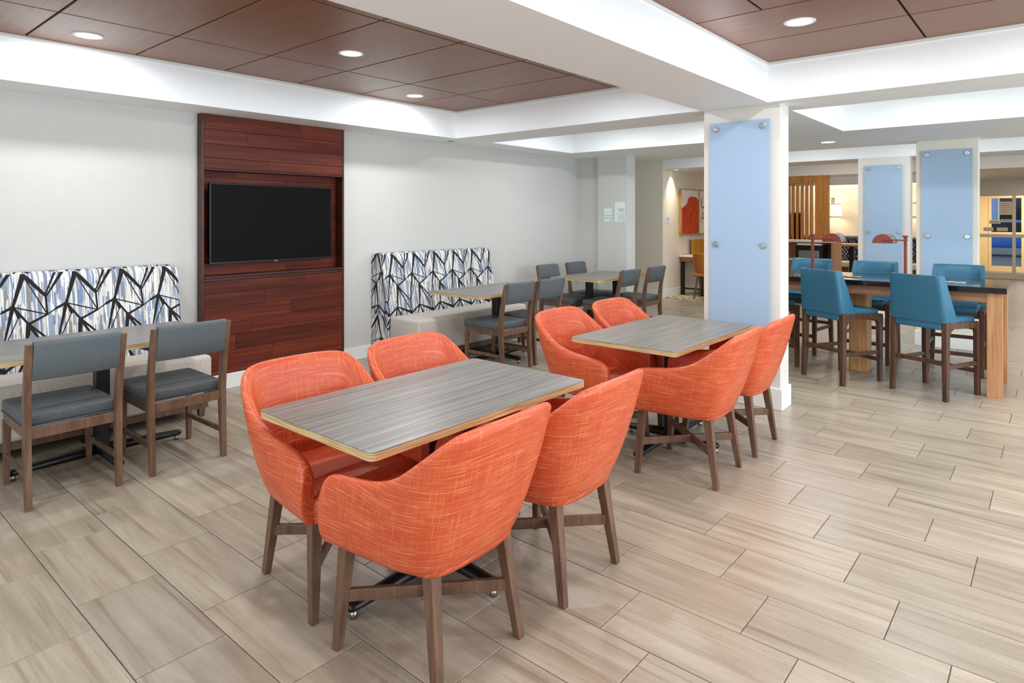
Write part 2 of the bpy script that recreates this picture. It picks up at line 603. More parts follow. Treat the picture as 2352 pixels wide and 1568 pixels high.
for vis, x, y in spots[300:]:
    add_box(bm, x + GAP / 2, x + TW - GAP / 2, y + GAP / 2, y + TL - GAP / 2, -0.006, 0.0)
o = link('far_floor_tiles', new_mesh(bm, 'far_floor_tiles'), M['tile'], floor)
o['kind'] = 'stuff'

# ---- walls
structure(box('wall_dining', -2.5, 2.45, WY, WY + 0.15, 0, 2.75, M['wall']))
structure(box('wall_dining', 3.895, 8.25, WY, WY + 0.15, 0, 2.75, M['wall']))
structure(box('wall_dining', 2.45, 3.895, WY + 0.06, WY + 0.15, 0, 2.75, M['wall']))
structure(box('wall_end', 8.25, 8.42, 5.28, WY + 0.15, 0, 2.75, M['wall']))
structure(box('wall_end', 8.17, 8.42, 4.79, 5.28, 0, 2.75, M['wall']))
structure(box('wall_left', -2.65, -2.5, -4.65, WY + 0.15, 0, 2.75, M['wall']))
structure(box('wall_rear', -2.5, XD, -4.65, -4.5, 0, 2.75, M['wall']))
structure(box('wall_corridor', 8.27, 8.42, WY + 0.15, 7.6, 0, 2.75, M['wall']))
structure(box('wall_corridor_end', 8.27, XH + 0.2, 7.45, 7.6, 0, 2.75, M['wall']))
structure(box('wall_corridor_far', XH, XH + 0.2, 5.64, 7.45, 0, 2.75, M['cream']))
structure(box('wall_business', XH + 0.2, 15.0, 5.64, 5.8, 0, 2.75, M['cream']))
structure(box('wall_business_end', 14.85, 15.0, 4.7, 5.64, 0, 2.75, M['cream']))
structure(box('wall_lounge', 17.0, 17.15, 2.2, 5.9, 0, 2.75, M['cream']))
structure(box('wall_lounge_side', 15.0, 17.0, 5.75, 5.9, 0, 2.75, M['cream']))
structure(box('wall_lobby_side', 17.15, XD, 2.2, 2.35, 0, 2.75, M['cream']))
structure(box('wall_header', XH, XH + 0.2, -4.5, 5.64, ZS, 2.75, M['soffit']))
structure(box('wall_between_rooms', XH + 0.001, XH + 0.2, 3.55, 4.45, 0, ZS, M['wall']))

# ---- baseboards
def baseboard(name, x0, x1, y0, y1, h=0.135):
    return structure(box(name, x0, x1, y0, y1, 0, h, M['trim'], None, 0.004, 1))
baseboard('baseboard_dining', -2.5, 2.44, WY - 0.014, WY)
baseboard('baseboard_dining', 3.90, 8.25, WY - 0.014, WY)
baseboard('baseboard_tv_wall', 2.436, 3.905, 5.596, 5.61)
baseboard('baseboard_end', 8.236, 8.25, 5.28, WY - 0.014)
baseboard('baseboard_end', 8.156, 8.17, 4.776, 5.28)
baseboard('baseboard_corridor', XH - 0.014, XH, 5.626, 7.45, 0.15)
baseboard('baseboard_business', XH + 0.0, 14.85, 5.626, 5.64, 0.15)
baseboard('baseboard_lobby', XD - 0.01, XD, -4.5, -1.5)

# ---- ceiling: beams with coffers, one continuous lowered slab
holes = [(-1.6, 5.145, 2.305, 5.243), (-1.6, 5.10, -4.1, 1.731), (5.715, 7.385, 2.305, 5.21), (5.635, 7.33, -4.1, 1.71)]
def slab_with_holes(name, x0, x1, y0, y1, z0, z1, holes, mat):
    xs = sorted({x0, x1, *[h[0] for h in holes], *[h[1] for h in holes]})
    ys = sorted({y0, y1, *[h[2] for h in holes], *[h[3] for h in holes]})
    def solid(i, j):
        if i < 0 or j < 0 or i >= len(xs) - 1 or j >= len(ys) - 1: return False
        cx, cy = (xs[i] + xs[i + 1]) / 2, (ys[j] + ys[j + 1]) / 2
        return not any(h[0] < cx < h[1] and h[2] < cy < h[3] for h in holes)
    bm = bmesh.new()
    def quad(*p): bm.faces.new([bm.verts.new(q) for q in p])
    for i in range(len(xs) - 1):
        for j in range(len(ys) - 1):
            if not solid(i, j): continue
            a, b, c, d = xs[i], xs[i + 1], ys[j], ys[j + 1]
            quad((a, c, z0), (a, d, z0), (b, d, z0), (b, c, z0))
            quad((a, c, z1), (b, c, z1), (b, d, z1), (a, d, z1))
            if not solid(i - 1, j): quad((a, c, z0), (a, c, z1), (a, d, z1), (a, d, z0))
            if not solid(i + 1, j): quad((b, c, z0), (b, d, z0), (b, d, z1), (b, c, z1))
            if not solid(i, j - 1): quad((a, c, z0), (b, c, z0), (b, c, z1), (a, c, z1))
            if not solid(i, j + 1): quad((a, d, z0), (a, d, z1), (b, d, z1), (b, d, z0))
    bmesh.ops.remove_doubles(bm, verts=bm.verts, dist=1e-5)
    bmesh.ops.recalc_face_normals(bm, faces=bm.faces)
    return structure(link(name, new_mesh(bm, name), mat))
slab_with_holes('ceiling', -2.5, 9.15, -4.5, WY, ZS, 2.75, holes, M['soffit'])
structure(box('ceiling_corridor', 9.15, XH, -4.5, 7.5, 2.735, 2.80, M['soffit']))
structure(box('ceiling_corridor', 8.42, 9.15, WY, 7.5, ZS, 2.80, M['soffit']))
# lobby: lowered band, bay, lowered band up to the doors
slab_with_holes('ceiling_lobby', XH + 0.2, XD, -4.5, 5.9, ZS, 2.75, [(11.8, 14.75, -4.0, 4.9)], M['soffit'])
structure(box('ceiling_lobby_bay', 11.8, 14.75, -4.0, 4.9, 2.74, 2.80, M['soffit']))
structure(box('trim_lounge_bulkhead', 15.6, 15.75, 2.2, 5.75, 2.24, ZS, M['soffit']))

# ---- wood panels of the two near coffers
def wood_coffer(name, hx0, hx1, hy0, hy1, lines):
    root = structure(box(name, hx0, hx1, hy0, hy1, ZT + 0.012, ZT + 0.05, M['dark_gap']))
    g = 0.007
    for (xa, xb, ycuts) in lines:
        ys = [hy0] + [c for c in ycuts if hy0 + 0.03 < c < hy1 - 0.03] + [hy1]
        for ya, yb in zip(ys[:-1], ys[1:]):
            xa_, xb_ = max(xa, hx0), min(xb, hx1)
            if xb_ - xa_ < 0.05: continue
            me = box_mesh(-(xb_ - xa_) / 2 + g, (xb_ - xa_) / 2 - g, -(yb - ya) / 2 + g, (yb - ya) / 2 - g, 0, 0.014, 0.002, 1, 'ceiling_panel')
            link('ceiling_panel', me, M['ceil_wood'], root, ((xa_ + xb_) / 2, (ya + yb) / 2, ZT))
    return root
xl = [1.13 + 0.667 * k for k in range(-5, 7)]
wood_coffer('ceiling_wood_coffer', -1.6, 5.145, 2.305, 5.243, [(a, a + 0.667, (3.16, 4.475)) for a in xl])
xr = [5.10 - 0.66 * (k + 1) for k in range(11)]
rl = []
for k, a in enumerate(xr):
    off = 0.68 if k != 2 else 1.315
    rl.append((a, a + 0.66, tuple(sorted(off - 1.27 * j for j in range(5)))))
wood_coffer('ceiling_wood_coffer', -1.6, 5.10, -4.1, 1.731, rl)
structure(box('ceiling_far_coffer', 5.715, 7.385, 2.305, 5.21, ZT, ZT + 0.05, M['soffit']))
structure(box('ceiling_far_coffer', 5.635, 7.33, -4.1, 1.71, ZT, ZT + 0.05, M['soffit']))
# narrow edge trims under the panels
def edge_trim(name, x0, x1, y0, y1, mat=M['trim']):
    return structure(box(name, x0, x1, y0, y1, ZT - 0.022, ZT - 0.001, mat))
edge_trim('trim_1', -1.6, 5.145, 5.231, 5.243)
edge_trim('trim_2', 5.133, 5.145, 2.305, 5.231)
edge_trim('trim_3', -1.6, 5.10, 1.719, 1.731)
edge_trim('trim_4', 5.088, 5.10, -4.1, 1.719)

# ---- made-up window frames in the unseen walls, around the added fill lights
def window(name, x0, x1, y0, y1, z0, z1, axis):
    bm = bmesh.new()
    t = 0.05
    n = 4
    if axis == 'x':
        for z in (z0, z1): add_box(bm, x0, x1, y0, y1, z - t / 2, z + t / 2)
        for i in range(n + 1):
            x = x0 + (x1 - x0) * i / n
            add_box(bm, x - t / 2, x + t / 2, y0, y1, z0, z1)
    else:
        for z in (z0, z1): add_box(bm, x0, x1, y0, y1, z - t / 2, z + t / 2)
        for i in range(n + 1):
            y = y0 + (y1 - y0) * i / n
            add_box(bm, x0, x1, y - t / 2, y + t / 2, z0, z1)
    return structure(link(name, new_mesh(bm, name), M['frame_white']))
window('added_window_1', 0.1, 6.3, -4.5, -4.45, 0.45, 2.4, 'x')
window('added_window_3', 7.0, 11.0, -4.5, -4.45, 0.45, 2.4, 'x')
window('added_window_2', -2.5, -2.45, -1.35, 3.75, 0.45, 2.4, 'y')

# ---- pillars with blue back-painted glass
def pillar(x0, x1, y0, y1, z1, cream=False):
    p = structure(box('wall_pillar', x0, x1, y0, y1, 0, z1, M['pillar'] if not cream else M['cream'], None, 0.004, 1))
    bb = box('baseboard', x0 - 0.016, x1 + 0.016, y0 - 0.016, y1 + 0.016, 0, 0.17, M['trim'], p, 0.004, 1)
    return p
pillar(5.20, 5.395, 1.663, 2.296, ZS)
pillar(8.93, 9.10, 0.69, 1.292, ZS, True)
pillar(XH + 0.0, XH + 0.2, 1.66, 2.35, ZS)

cap_me = cyl_mesh(0.024, 0, 0.012, 24, None, 0.003)
cap_me.transform(Matrix.Rotation(-PI / 2, 4, 'Y'))
cap_me.materials.append(M['steel'])
pin_me = cyl_mesh(0.010, 0, 0.004, 16)
pin_me.transform(Matrix.Translation((-0.012, 0, 0)) @ Matrix.Rotation(-PI / 2, 4, 'Y'))
pin_me.materials.append(M['glide'])
def glass_panel(x, y0, y1, label):
    t = thing('glass_panel', label, 'wall panel', (x, (y0 + y1) / 2, 0.29), 0, 'blue glass panels on the pillars')
    hw = (y1 - y0) / 2
    box('pane', -0.030, -0.022, -hw, hw, 0, 2.012, M['blue_glass'], t, 0.0015, 1)
    for z in (0.05, 1.007, 1.962):
        for s in (-1, 1):
            st = link('standoff', cap_me, None, t, (-0.0305, s * (hw - 0.052), z))
            link('screw', pin_me, None, st)
            link('spacer', tube_mesh((0.0085, 0, 0), (0.0303, 0, 0), 0.008), M['steel'], st)
    return t
glass_panel(5.20, 1.737, 2.229, 'pale blue glass panel with steel standoffs on the nearest white pillar')
glass_panel(8.93, 0.741, 1.231, 'greyish blue glass panel on the pillar right behind the teal stools')
glass_panel(XH, 1.755, 2.255, 'bright blue glass panel on the farthest, narrowest white pillar')

# ------------------------------------------------------------------ wood wall unit around the television
TVX0, TVX1, TVY = 2.45, 3.895, 5.61
unit = thing('wall_unit', 'dark red-stained plank wall unit with recessed niche behind the television', 'wall unit', (0, 0, 0))
box('side_panel', TVX0, TVX0 + 0.022, TVY, WY + 0.058, 0.0, ZS - 0.001, M['tv_wood_dark'], unit, 0.002, 1)
box('side_panel', TVX1 - 0.022, TVX1, TVY, WY + 0.058, 0.0, ZS - 0.001, M['tv_wood_dark'], unit, 0.002, 1)
nx0, nx1 = TVX0 + 0.0225, TVX1 - 0.0225
box('niche_back', nx0, nx1, WY + 0.045, WY + 0.057, 0.99, 1.955, M['tv_wood_dark'], unit)
box('niche_shelf', nx0, nx1, TVY - 0.012, WY + 0.044, 0.985, 1.005, M['tv_wood_dark'], unit, 0.003, 1)
box('niche_soffit', nx0, nx1, TVY - 0.006, WY + 0.044, 1.93, 1.945, M['tv_wood_dark'], unit, 0.003, 1)
box('ledge_moulding', nx0, nx1, TVY - 0.008, TVY + 0.02, 0.962, 0.984, M['tv_wood_dark'], unit, 0.003, 1)
box('backing', nx0, nx1, TVY + 0.022, WY + 0.05, 0.0, 0.962, M['dark_gap'], unit)
box('backing', nx0, nx1, TVY + 0.022, WY + 0.05, 1.946, ZS - 0.002, M['dark_gap'], unit)
def planks(zs, joints, y0, y1):
    for i, (za, zb) in enumerate(zip(zs[:-1], zs[1:])):
        xs = [nx0] + joints[i % len(joints)] + [nx1]
        for xa, xb in zip(xs[:-1], xs[1:]):
            d = random.uniform(0, 0.002)
            me = box_mesh(-(xb - xa) / 2 + 0.0008, (xb - xa) / 2 - 0.0008, y0 + d, y1, za - zb + 0.0015, -0.0008, 0.0015, 1, 'plank')
            link('plank', me, M['tv_wood'], unit, ((xa + xb) / 2, 0, zb))
zl = [0.962, 0.853, 0.727, 0.604, 0.471, 0.339, 0.207, 0.136]
planks(zl[::-1], [[], [3.1], [2.75, 3.5], [2.905], [3.29], [3.02], [3.438], [2.87]], TVY, TVY + 0.02)
planks([1.946, 2.038, 2.160, 2.289, ZS - 0.003], [[3.065], [], [2.861], [3.4]], TVY, TVY + 0.02)
planks([1.006, 1.12, 1.25, 1.37, 1.50, 1.62, 1.75, 1.87, 1.928], [[3.3], [2.8]], WY + 0.030, WY + 0.044)

tv = thing('television', 'large flat black television hung in the dark wood niche', 'television', (3.128, 5.60, 1.108))
box('case', -0.6125, 0.6125, 0.0, 0.045, 0, 0.712, M['bezel'], tv, 0.004, 1)
box('screen', -0.603, 0.603, -0.003, 0.002, 0.016, 0.703, M['screen_black'], tv)
box('wall_mount', -0.2, 0.2, 0.045, 0.1265, 0.2, 0.5, M['black_metal'], tv)
box('logo_tab', -0.03, 0.03, -0.004, 0.02, -0.008, 0.010, M['bezel'], tv, 0.002, 1)
lg = text_mesh('LG', 0.016, 'CENTER')
lg.transform(Matrix.Translation((0.006, -0.0045, 0.0)) @ Matrix.Rotation(PI / 2, 4, 'X'))
link('lettering', lg, M['logo_white'], tv)
dot = cyl_mesh(0.0055, 0, 0.0006, 16)
dot.transform(Matrix.Translation((-0.014, -0.0041, 0.0055)) @ Matrix.Rotation(PI / 2, 4, 'X'))
link('logo_dot', dot, M['logo_red'], tv)

# ------------------------------------------------------------------ banquettes
def banquette(x0, x1, label, left_cap=True):
    W = x1 - x0
    t = thing('banquette', label, 'banquette', (x0, WY, 0), 0, 'printed banquettes along the dining wall')
    # back: profile in (y,z), y negative towards the room
    prof = [(-0.30, 0.07), (-0.292, 0.45), (-0.265, 0.62), (-0.225, 0.85), (-0.19, 1.03), (-0.178, 1.085), (-0.155, 1.118),
            (-0.12, 1.132), (-0.07, 1.130), (-0.025, 1.115), (-0.004, 1.08), (-0.003, 0.07)]
    acc = [0.0]
    for a, b in zip(prof[:-1], prof[1:]):
        acc.append(acc[-1] + math.hypot(b[0] - a[0], b[1] - a[1]))
    # pattern origin: z 0.90 on the front face
    iz = acc[3] + 0.05
    off = 0.064 if x0 < 3 else 0.083
    bm = bmesh.new()
    uvl = bm.loops.layers.uv.new('UVMap')
    r = 0.02
    xs = [(0.0, 0.014), (0.006, 0.004), (0.02, 0.0), (W - 0.02, 0.0), (W - 0.006, 0.004), (W, 0.014)]
    cy, cz = -0.15, 0.55
    rings = []
    for xx, sh in xs:
        ring = []
        for (y, z) in prof:
            d = math.hypot(y - cy, z - cz)
            ring.append(bm.verts.new((xx, y + (cy - y) / d * sh, z + (cz - z) / d * sh)))
        rings.append(ring)
    xu = {}
    for (xx, sh), ring in zip(xs, rings):
        for v, s in zip(ring, acc):
            xu[v] = (xx + x0 - 1.115 if x0 < 3 else xx + x0 - 4.386, s - iz)
    n = len(prof)
    for r0, r1 in zip(rings[:-1], rings[1:]):
        for i in range(n - 1):
            f = bm.faces.new((r0[i], r1[i], r1[i + 1], r0[i + 1]))
            f.smooth = True
            for lp in f.loops: lp[uvl].uv = xu[lp.vert]
        f = bm.faces.new((r0[n - 1], r1[n - 1], r1[0], r0[0]))
        for lp in f.loops: lp[uvl].uv = xu[lp.vert]
    for ring in (rings[0], rings[-1]):
        f = bm.faces.new(ring if ring is rings[-1] else ring[::-1])
        for lp in f.loops:
            co = lp.vert.co
            lp[uvl].uv = (co.y + 0.18, co.z - 0.93)
    bmesh.ops.recalc_face_normals(bm, faces=bm.faces)
    link('backrest', new_mesh(bm, 'backrest'), M['print'], t)
    # seat block
    ysf = -(WY - 4.93)
    link('seat', smooth(box_mesh(0.012, W + 0.02, ysf, -0.296, 0.12, 0.465, 0.028, 3), 60), M['seat_fabric'], t)
    box('plinth_rail', 0.03, W - 0.0, ysf + 0.03, -0.30, 0.065, 0.119, M['chair_wood'], t, 0.003, 1)
    for xx in (0.05, W - 0.045):
        for yy in (ysf + 0.05, -0.22):
            link('foot', sweep_mesh([(xx, yy, 0.001, 0.035, 0.035), (xx, yy, 0.068, 0.045, 0.045)]), M['chair_wood'], t)
    return t
banquette(0.48, 2.215, 'banquette with striped black-line print nearest the left edge, left of the dark wood wall')
banquette(4.30, 6.02, 'banquette with striped black-line print right of the television wall, its end panel showing')

# ------------------------------------------------------------------ tables
def make_table(w, d, label, loc, arms=(0.48, 0.33)):
    t = thing('dining_table', label, 'table', loc, 0, 'grey laminate dining tables')
    link('tabletop', prism_mesh(rrect(-w / 2, w / 2, -d / 2, d / 2, 0.028), 0.7465, 0.750, 0.0008, 'tabletop', 1), M['table_top'], t)
    link('plywood_core', prism_mesh(rrect(-w / 2, w / 2, -d / 2, d / 2, 0.028), 0.720, 0.7463, 0.001, 'plywood_core', 1), M['ply'], t)
    box('top_plate', -0.2, 0.2, -0.2, 0.2, 0.714, 0.7198, M['black_metal'], t)
    box('column', -0.038, 0.038, -0.068, 0.008, 0.05, 0.7138, M['black_metal'], t, 0.006, 2)
    for (dx, dy) in ((arms[0], 0), (-arms[0], 0), (0, arms[1]), (0, -arms[1])):
        off = Vector((0, -0.03, 0))
        v = Vector((dx, dy, 0))
        L = v.length
        me = bmesh.new()
        # tapered rounded arm lying along +x
        rings = []
        for s, ry, z0, z1 in ((0.0, 0.042, 0.03, 0.098), (0.5, 0.034, 0.028, 0.080), (0.93, 0.029, 0.026, 0.066), (0.985, 0.024, 0.029, 0.062), (1.0, 0.012, 0.036, 0.054)):
            ring = []
            for i in range(12):
                a = 2 * PI * i / 12
                ring.append(me.verts.new((s * L, ry * math.cos(a), (z0 + z1) / 2 + (z1 - z0) / 2 * math.sin(a))))
            rings.append(ring)
        for r0, r1 in zip(rings[:-1], rings[1:]):
            for i in range(12):
                f = me.faces.new((r0[i], r0[(i + 1) % 12], r1[(i + 1) % 12], r1[i]))
                f.smooth = True
        me.faces.new(rings[0]); me.faces.new(rings[-1][::-1])
        bmesh.ops.recalc_face_normals(me, faces=me.faces)
        bmesh.ops.rotate(me, verts=me.verts, cent=(0, 0, 0), matrix=Matrix.Rotation(math.atan2(dy, dx), 3, 'Z'))
        bmesh.ops.translate(me, verts=me.verts, vec=off)
        arm = link('base_arm', new_mesh(me, 'base_arm'), M['black_metal'], t)
        g = cyl_mesh(0.016, 0.0005, 0.03, 16, 0.012)
        g.transform(Matrix.Translation(v * 0.94 + off))
        link('glide', g, M['glide'], arm)
    return t
T1 = make_table(1.245, 0.735, 'grey laminate table with plywood edge between the four nearest orange chairs', (1.908, 2.068, 0))
T2 = dup(T1, 'grey laminate table with orange chairs standing in front of the white pillar', (3.997, 2.025, 0))
dup(T1, 'grey laminate table in front of the banquette at the left edge', (1.385, 4.625, 0))
dup(T1, 'grey laminate table in front of the banquette right of the television', (5.12, 4.625, 0))
half = make_table(0.622, 0.75, 'left one of two small grey tables pushed together by the far wall', (6.912, 4.625, 0), (0.27, 0.33))
dup(half, 'right one of two small grey tables pushed together by the far wall', (7.545, 4.612, 0))

# ------------------------------------------------------------------ grey side chairs
def make_side_chair(label, loc, rotz):
    t = thing('side_chair', label, 'chair', loc, rotz, 'walnut side chairs with slate upholstery')
    for s in (-1, 1):
        link('rear_leg', sweep_mesh([(s * .210, -.255, 0, .030, .034), (s * .212, -.232, .30, .034, .046), (s * .213, -.228, .45, .034, .050),
                                     (s * .215, -.246, .62, .033, .040), (s * .218, -.300, .868, .030, .030)], 'rear_leg', 0.002), M['chair_wood'], t)
        link('front_leg', sweep_mesh([(s * .203, .243, 0, .026, .026), (s * .203, .238, .37, .038, .038)], 'front_leg', 0.002), M['chair_wood'], t)
        link('side_stretcher', bar_mesh((s * .208, -.238, .165), (s * .203, .232, .165), .018, .030), M['chair_wood'], t)
        link('side_rail', bar_mesh((s * .207, -.215, .388), (s * .205, .255, .388), .022, .055), M['chair_wood'], t)
    link('front_rail', bar_mesh((-.19, .249, .388), (.19, .249, .388), .022, .055), M['chair_wood'], t)
    link('rear_rail', bar_mesh((-.20, -.226, .388), (.20, -.226, .388), .026, .055), M['chair_wood'], t)
    # upholstered seat
    bm = bmesh.new()
    for (x0, x1, y0, y1, z0, z1) in ((-.222, .222, -.202, .272, .416, .484),):
        add_box(bm, x0, x1, y0, y1, z0, z1)
    bevel_all(bm, 0.018, 3)
    for v in bm.verts:
        if v.co.z > 0.45: v.co.z += 0.010 * max(0, 1 - (v.co.x / .23) ** 2) * max(0, 1 - ((v.co.y - .03) / .25) ** 2)
    seat = link('seat', smooth(new_mesh(bm, 'seat'), 60), M['grey_vinyl'], t)
    pip = bmesh.new()
    add_box(pip, -.2235, .2235, -.2035, .2735, .4165, .4215)
    link('piping', new_mesh(pip, 'piping'), M['grey_back'], seat)
    # padded back between the posts
    bm = bmesh.new()
    rings = []
    N = 9
    for z, y, th in ((.672, -.262, .020), (.680, -.264, .036), (.77, -.281, .040), (.855, -.299, .038), (.872, -.302, .034), (.880, -.303, .018)):
        ring = []
        for side in (-1, 1):
            rng = range(N) if side < 0 else range(N - 1, -1, -1)
            for i in rng:
                x = -.2005 + .401 * i / (N - 1)
                cur = -0.014 * (1 - (x / .2) ** 2)
                ring.append(bm.verts.new((x, y + cur + side * th / 2, z)))
        rings.append(ring)
    n = 2 * N
    for r0, r1 in zip(rings[:-1], rings[1:]):
        for i in range(n):
            f = bm.faces.new((r0[i], r0[(i + 1) % n], r1[(i + 1) % n], r1[i]))
            f.smooth = True
    bm.faces.new(rings[0][::-1]); bm.faces.new(rings[-1])
    bmesh.ops.recalc_face_normals(bm, faces=bm.faces)
    me = new_mesh(bm, 'back_pad')
    try: me.set_sharp_from_angle(angle=math.radians(55))
    except Exception: pass
    link('back_pad', me, M['grey_back'], t)
    return t
SC = make_side_chair('walnut side chair with grey back at the left edge, its full rear in view', (1.100, 4.310, 0), 0)
dup(SC, 'walnut side chair with grey back between the left-edge chair and the dark wood wall', (1.695, 4.305, 0))
dup(SC, 'walnut side chair at the middle banquette table, with its grey seat fully in view', (4.850, 4.335, 0))
dup(SC, 'walnut side chair at the middle banquette table, mostly hidden behind its left neighbour', (5.365, 4.345, 0))
dup(SC, 'walnut side chair at the far tables, back to the camera, left of the two', (6.93, 4.30, 0))
dup(SC, 'walnut side chair at the far tables, back to the camera, beside the corridor opening', (7.60, 4.30, 0))
dup(SC, 'walnut side chair beyond the far tables facing the camera, left of the two', (6.91, 4.98, 0), PI)
dup(SC, 'walnut side chair beyond the far tables facing the camera, right of the two', (7.575, 4.98, 0), PI)

# ------------------------------------------------------------------ orange tub chairs
def spline(pts, n):
    out = []
    m = len(pts)
    for i in range(m - 1):
        p0 = pts[max(i - 1, 0)]; p1 = pts[i]; p2 = pts[i + 1]; p3 = pts[min(i + 2, m - 1)]
        for k in range(n):
            s = k / n
            out.append(tuple(0.5 * (2 * b + (c - a) * s + (2 * a - 5 * b + 4 * c - d) * s * s + (-a + 3 * b - 3 * c + d) * s ** 3)
                             for a, b, c, d in zip(p0, p1, p2, p3)))
    out.append(pts[-1])
    return out

def make_tub_chair(label, loc, rotz):
    t = thing('tub_chair', label, 'armchair', loc, rotz, 'orange tub chairs')
    # half path, back centre to arm front: rim x,y,z ; bottom x,y
    ctrl = [(.000, -.392, .880, .000, -.240), (.100, -.390, .880, .088, -.238), (.190, -.380, .876, .162, -.226), (.256, -.354, .862, .212, -.200),
            (.297, -.300, .825, .244, -.155), (.314, -.218, .764, .263, -.095), (.317, -.128, .704, .272, -.030), (.314, -.030, .671, .278, .045),
            (.311, .065, .657, .283, .110), (.308, .140, .647, .286, .165), (.305, .200, .636, .290, .212), (.302, .238, .612, .293, .240), (.300, .255, .575, .295, .252)]
    half = spline(ctrl, 2)
    path = [(-a, b, c, -d, e) for (a, b, c, d, e) in half[:0:-1]] + half
    N = len(path)
    bm = bmesh.new()
    uvl = bm.loops.layers.uv.new('UVMap')
    TH = 0.050
    rings = []
    uvs = {}
    per = 0.0
    for i in range(N):
        x, y, zr, xb, yb = path[i]
        a = path[max(i - 1, 0)]; b = path[min(i + 1, N - 1)]
        tx, ty = b[0] - a[0], b[1] - a[1]
        l = math.hypot(tx, ty) or 1
        nx, ny = -ty / l, tx / l            # towards the inside (path runs left arm -> back -> right arm)
        if i: per += math.hypot(path[i][0] - path[i - 1][0], path[i][1] - path[i - 1][1])
        ring = []
        def lerp(f, bulge, z, ins):
            px = xb + (x - xb) * f; py = yb + (y - yb) * f
            return (px + nx * (ins - bulge), py + ny * (ins - bulge), z)
        zb = 0.375
        prof = [lerp(0.0, -0.050, zb, 0), lerp(0.0, -0.014, zb + 0.004, 0), lerp(0.06, 0.0, zb + 0.030, 0), lerp(0.30, 0.012, zb + (zr - zb) * 0.30, 0),
                lerp(0.62, 0.012, zb + (zr - zb) * 0.62, 0), lerp(0.90, 0.004, zr - 0.040, 0), lerp(1.0, 0.0, zr - 0.012, 0.004),
                lerp(1.0, 0.0, zr, TH * 0.35), lerp(1.0, 0.0, zr - 0.002, TH * 0.75), lerp(0.98, 0.0, zr - 0.028, TH), 
                lerp(0.70, 0.0, 0.46 + (zr - 0.46) * 0.55, TH), lerp(0.35, 0.0, 0.46, TH), lerp(0.2, 0.0, 0.40, TH)]
        hh = 0.0
        last = None
        for p in prof:
            v = bm.verts.new(p)
            if last is not None: hh += math.dist(p, last)
            last = p
            uvs[v] = (per, hh)
            ring.append(v)
        rings.append(ring)
    K = len(rings[0])
    for r0, r1 in zip(rings[:-1], rings[1:]):
        for k in range(K - 1):
            f = bm.faces.new((r0[k], r1[k], r1[k + 1], r0[k + 1]))
            f.smooth = True
            for lp in f.loops: lp[uvl].uv = uvs[lp.vert]
        f = bm.faces.new((r0[K - 1], r1[K - 1], r1[0], r0[0]))
        f.smooth = True
        for lp in f.loops: lp[uvl].uv = uvs[lp.vert]
    # rounded arm fronts: fan quads towards the middle line of the section
    for ring, sgn in ((rings[0], 1), (rings[-1], -1)):
        m = K // 2
        pairs = [(ring[k], ring[K - 1 - k]) for k in range(m)]
        for (a0, b0), (a1, b1) in zip(pairs[:-1], pairs[1:]):
            f = bm.faces.new((a0, a1, b1, b0) if sgn > 0 else (b0, b1, a1, a0))
            f.smooth = True
            for lp in f.loops: lp[uvl].uv = (lp.vert.co.x, lp.vert.co.z)
        a1, b1 = pairs[-1]
        if K % 2:
            mid = ring[m]
            f = bm.faces.new((a1, mid, b1) if sgn > 0 else (b1, mid, a1))
            f.smooth = True
            for lp in f.loops: lp[uvl].uv = (lp.vert.co.x, lp.vert.co.z)
    bmesh.ops.recalc_face_normals(bm, faces=bm.faces)
    sh = link('shell', new_mesh(bm, 'shell'), M['orange'], t)
    md = sh.modifiers.new('subsurf', 'SUBSURF')
    md.levels = 1; md.render_levels = 1
    # seat cushion filling the inside
    bm = bmesh.new()
    uvl = bm.loops.layers.uv.new('UVMap')
    out = []
    for i in range(0, N, 2):
        x, y, zr, xb, yb = path[i]
        a = path[max(i - 1, 0)]; b = path[min(i + 1, N - 1)]
        tx, ty = b[0] - a[0], b[1] - a[1]
        l = math.hypot(tx, ty) or 1
        nx, ny = -ty / l, tx / l
        out.append((xb + (x - xb) * .3 + nx * (TH - 0.004), yb + (y - yb) * .3 + ny * (TH - 0.004)))
    front = [(.17, .272), (.08, .280), (0, .282), (-.08, .280), (-.17, .272)]
    out += front
    cx, cy = 0, 0.02
    rings = []
    for z, sc in ((.372, .93), (.378, .985), (.400, 1.0), (.445, 1.0), (.464, .985), (.474, .94), (.480, .80), (.484, .45)):
        rings.append([bm.verts.new((cx + (x - cx) * sc, cy + (y - cy) * sc, z)) for x, y in out])
    n = len(out)
    for r0, r1 in zip(rings[:-1], rings[1:]):
        for i in range(n):
            f = bm.faces.new((r0[i], r0[(i + 1) % n], r1[(i + 1) % n], r1[i]))
            f.smooth = True
    f = bm.faces.new(rings[-1]); f.smooth = True
    bm.faces.new(rings[0][::-1])
    bmesh.ops.recalc_face_normals(bm, faces=bm.faces)
    for f in bm.faces:
        for lp in f.loops: lp[uvl].uv = (lp.vert.co.x + lp.vert.co.z * .7, lp.vert.co.y + lp.vert.co.z * .7)
    link('seat', new_mesh(bm, 'seat'), M['orange'], t)
    tops = {}
    for sx in (-1, 1):
        for sy in (-1, 1):
            bx, by = sx * (.206 if sy < 0 else .243), (-.235 if sy < 0 else .226)
            tx, ty = sx * (.178 if sy < 0 else .222), (-.178 if sy < 0 else .198)
            link('leg', sweep_mesh([(bx, by, 0, .030, .030), (tx, ty, .382, .046, .046)], 'leg', 0.003), M['leg_wood'], t)
            f = .19 / .382
            tops[(sx, sy)] = (bx + (tx - bx) * f, by + (ty - by) * f)
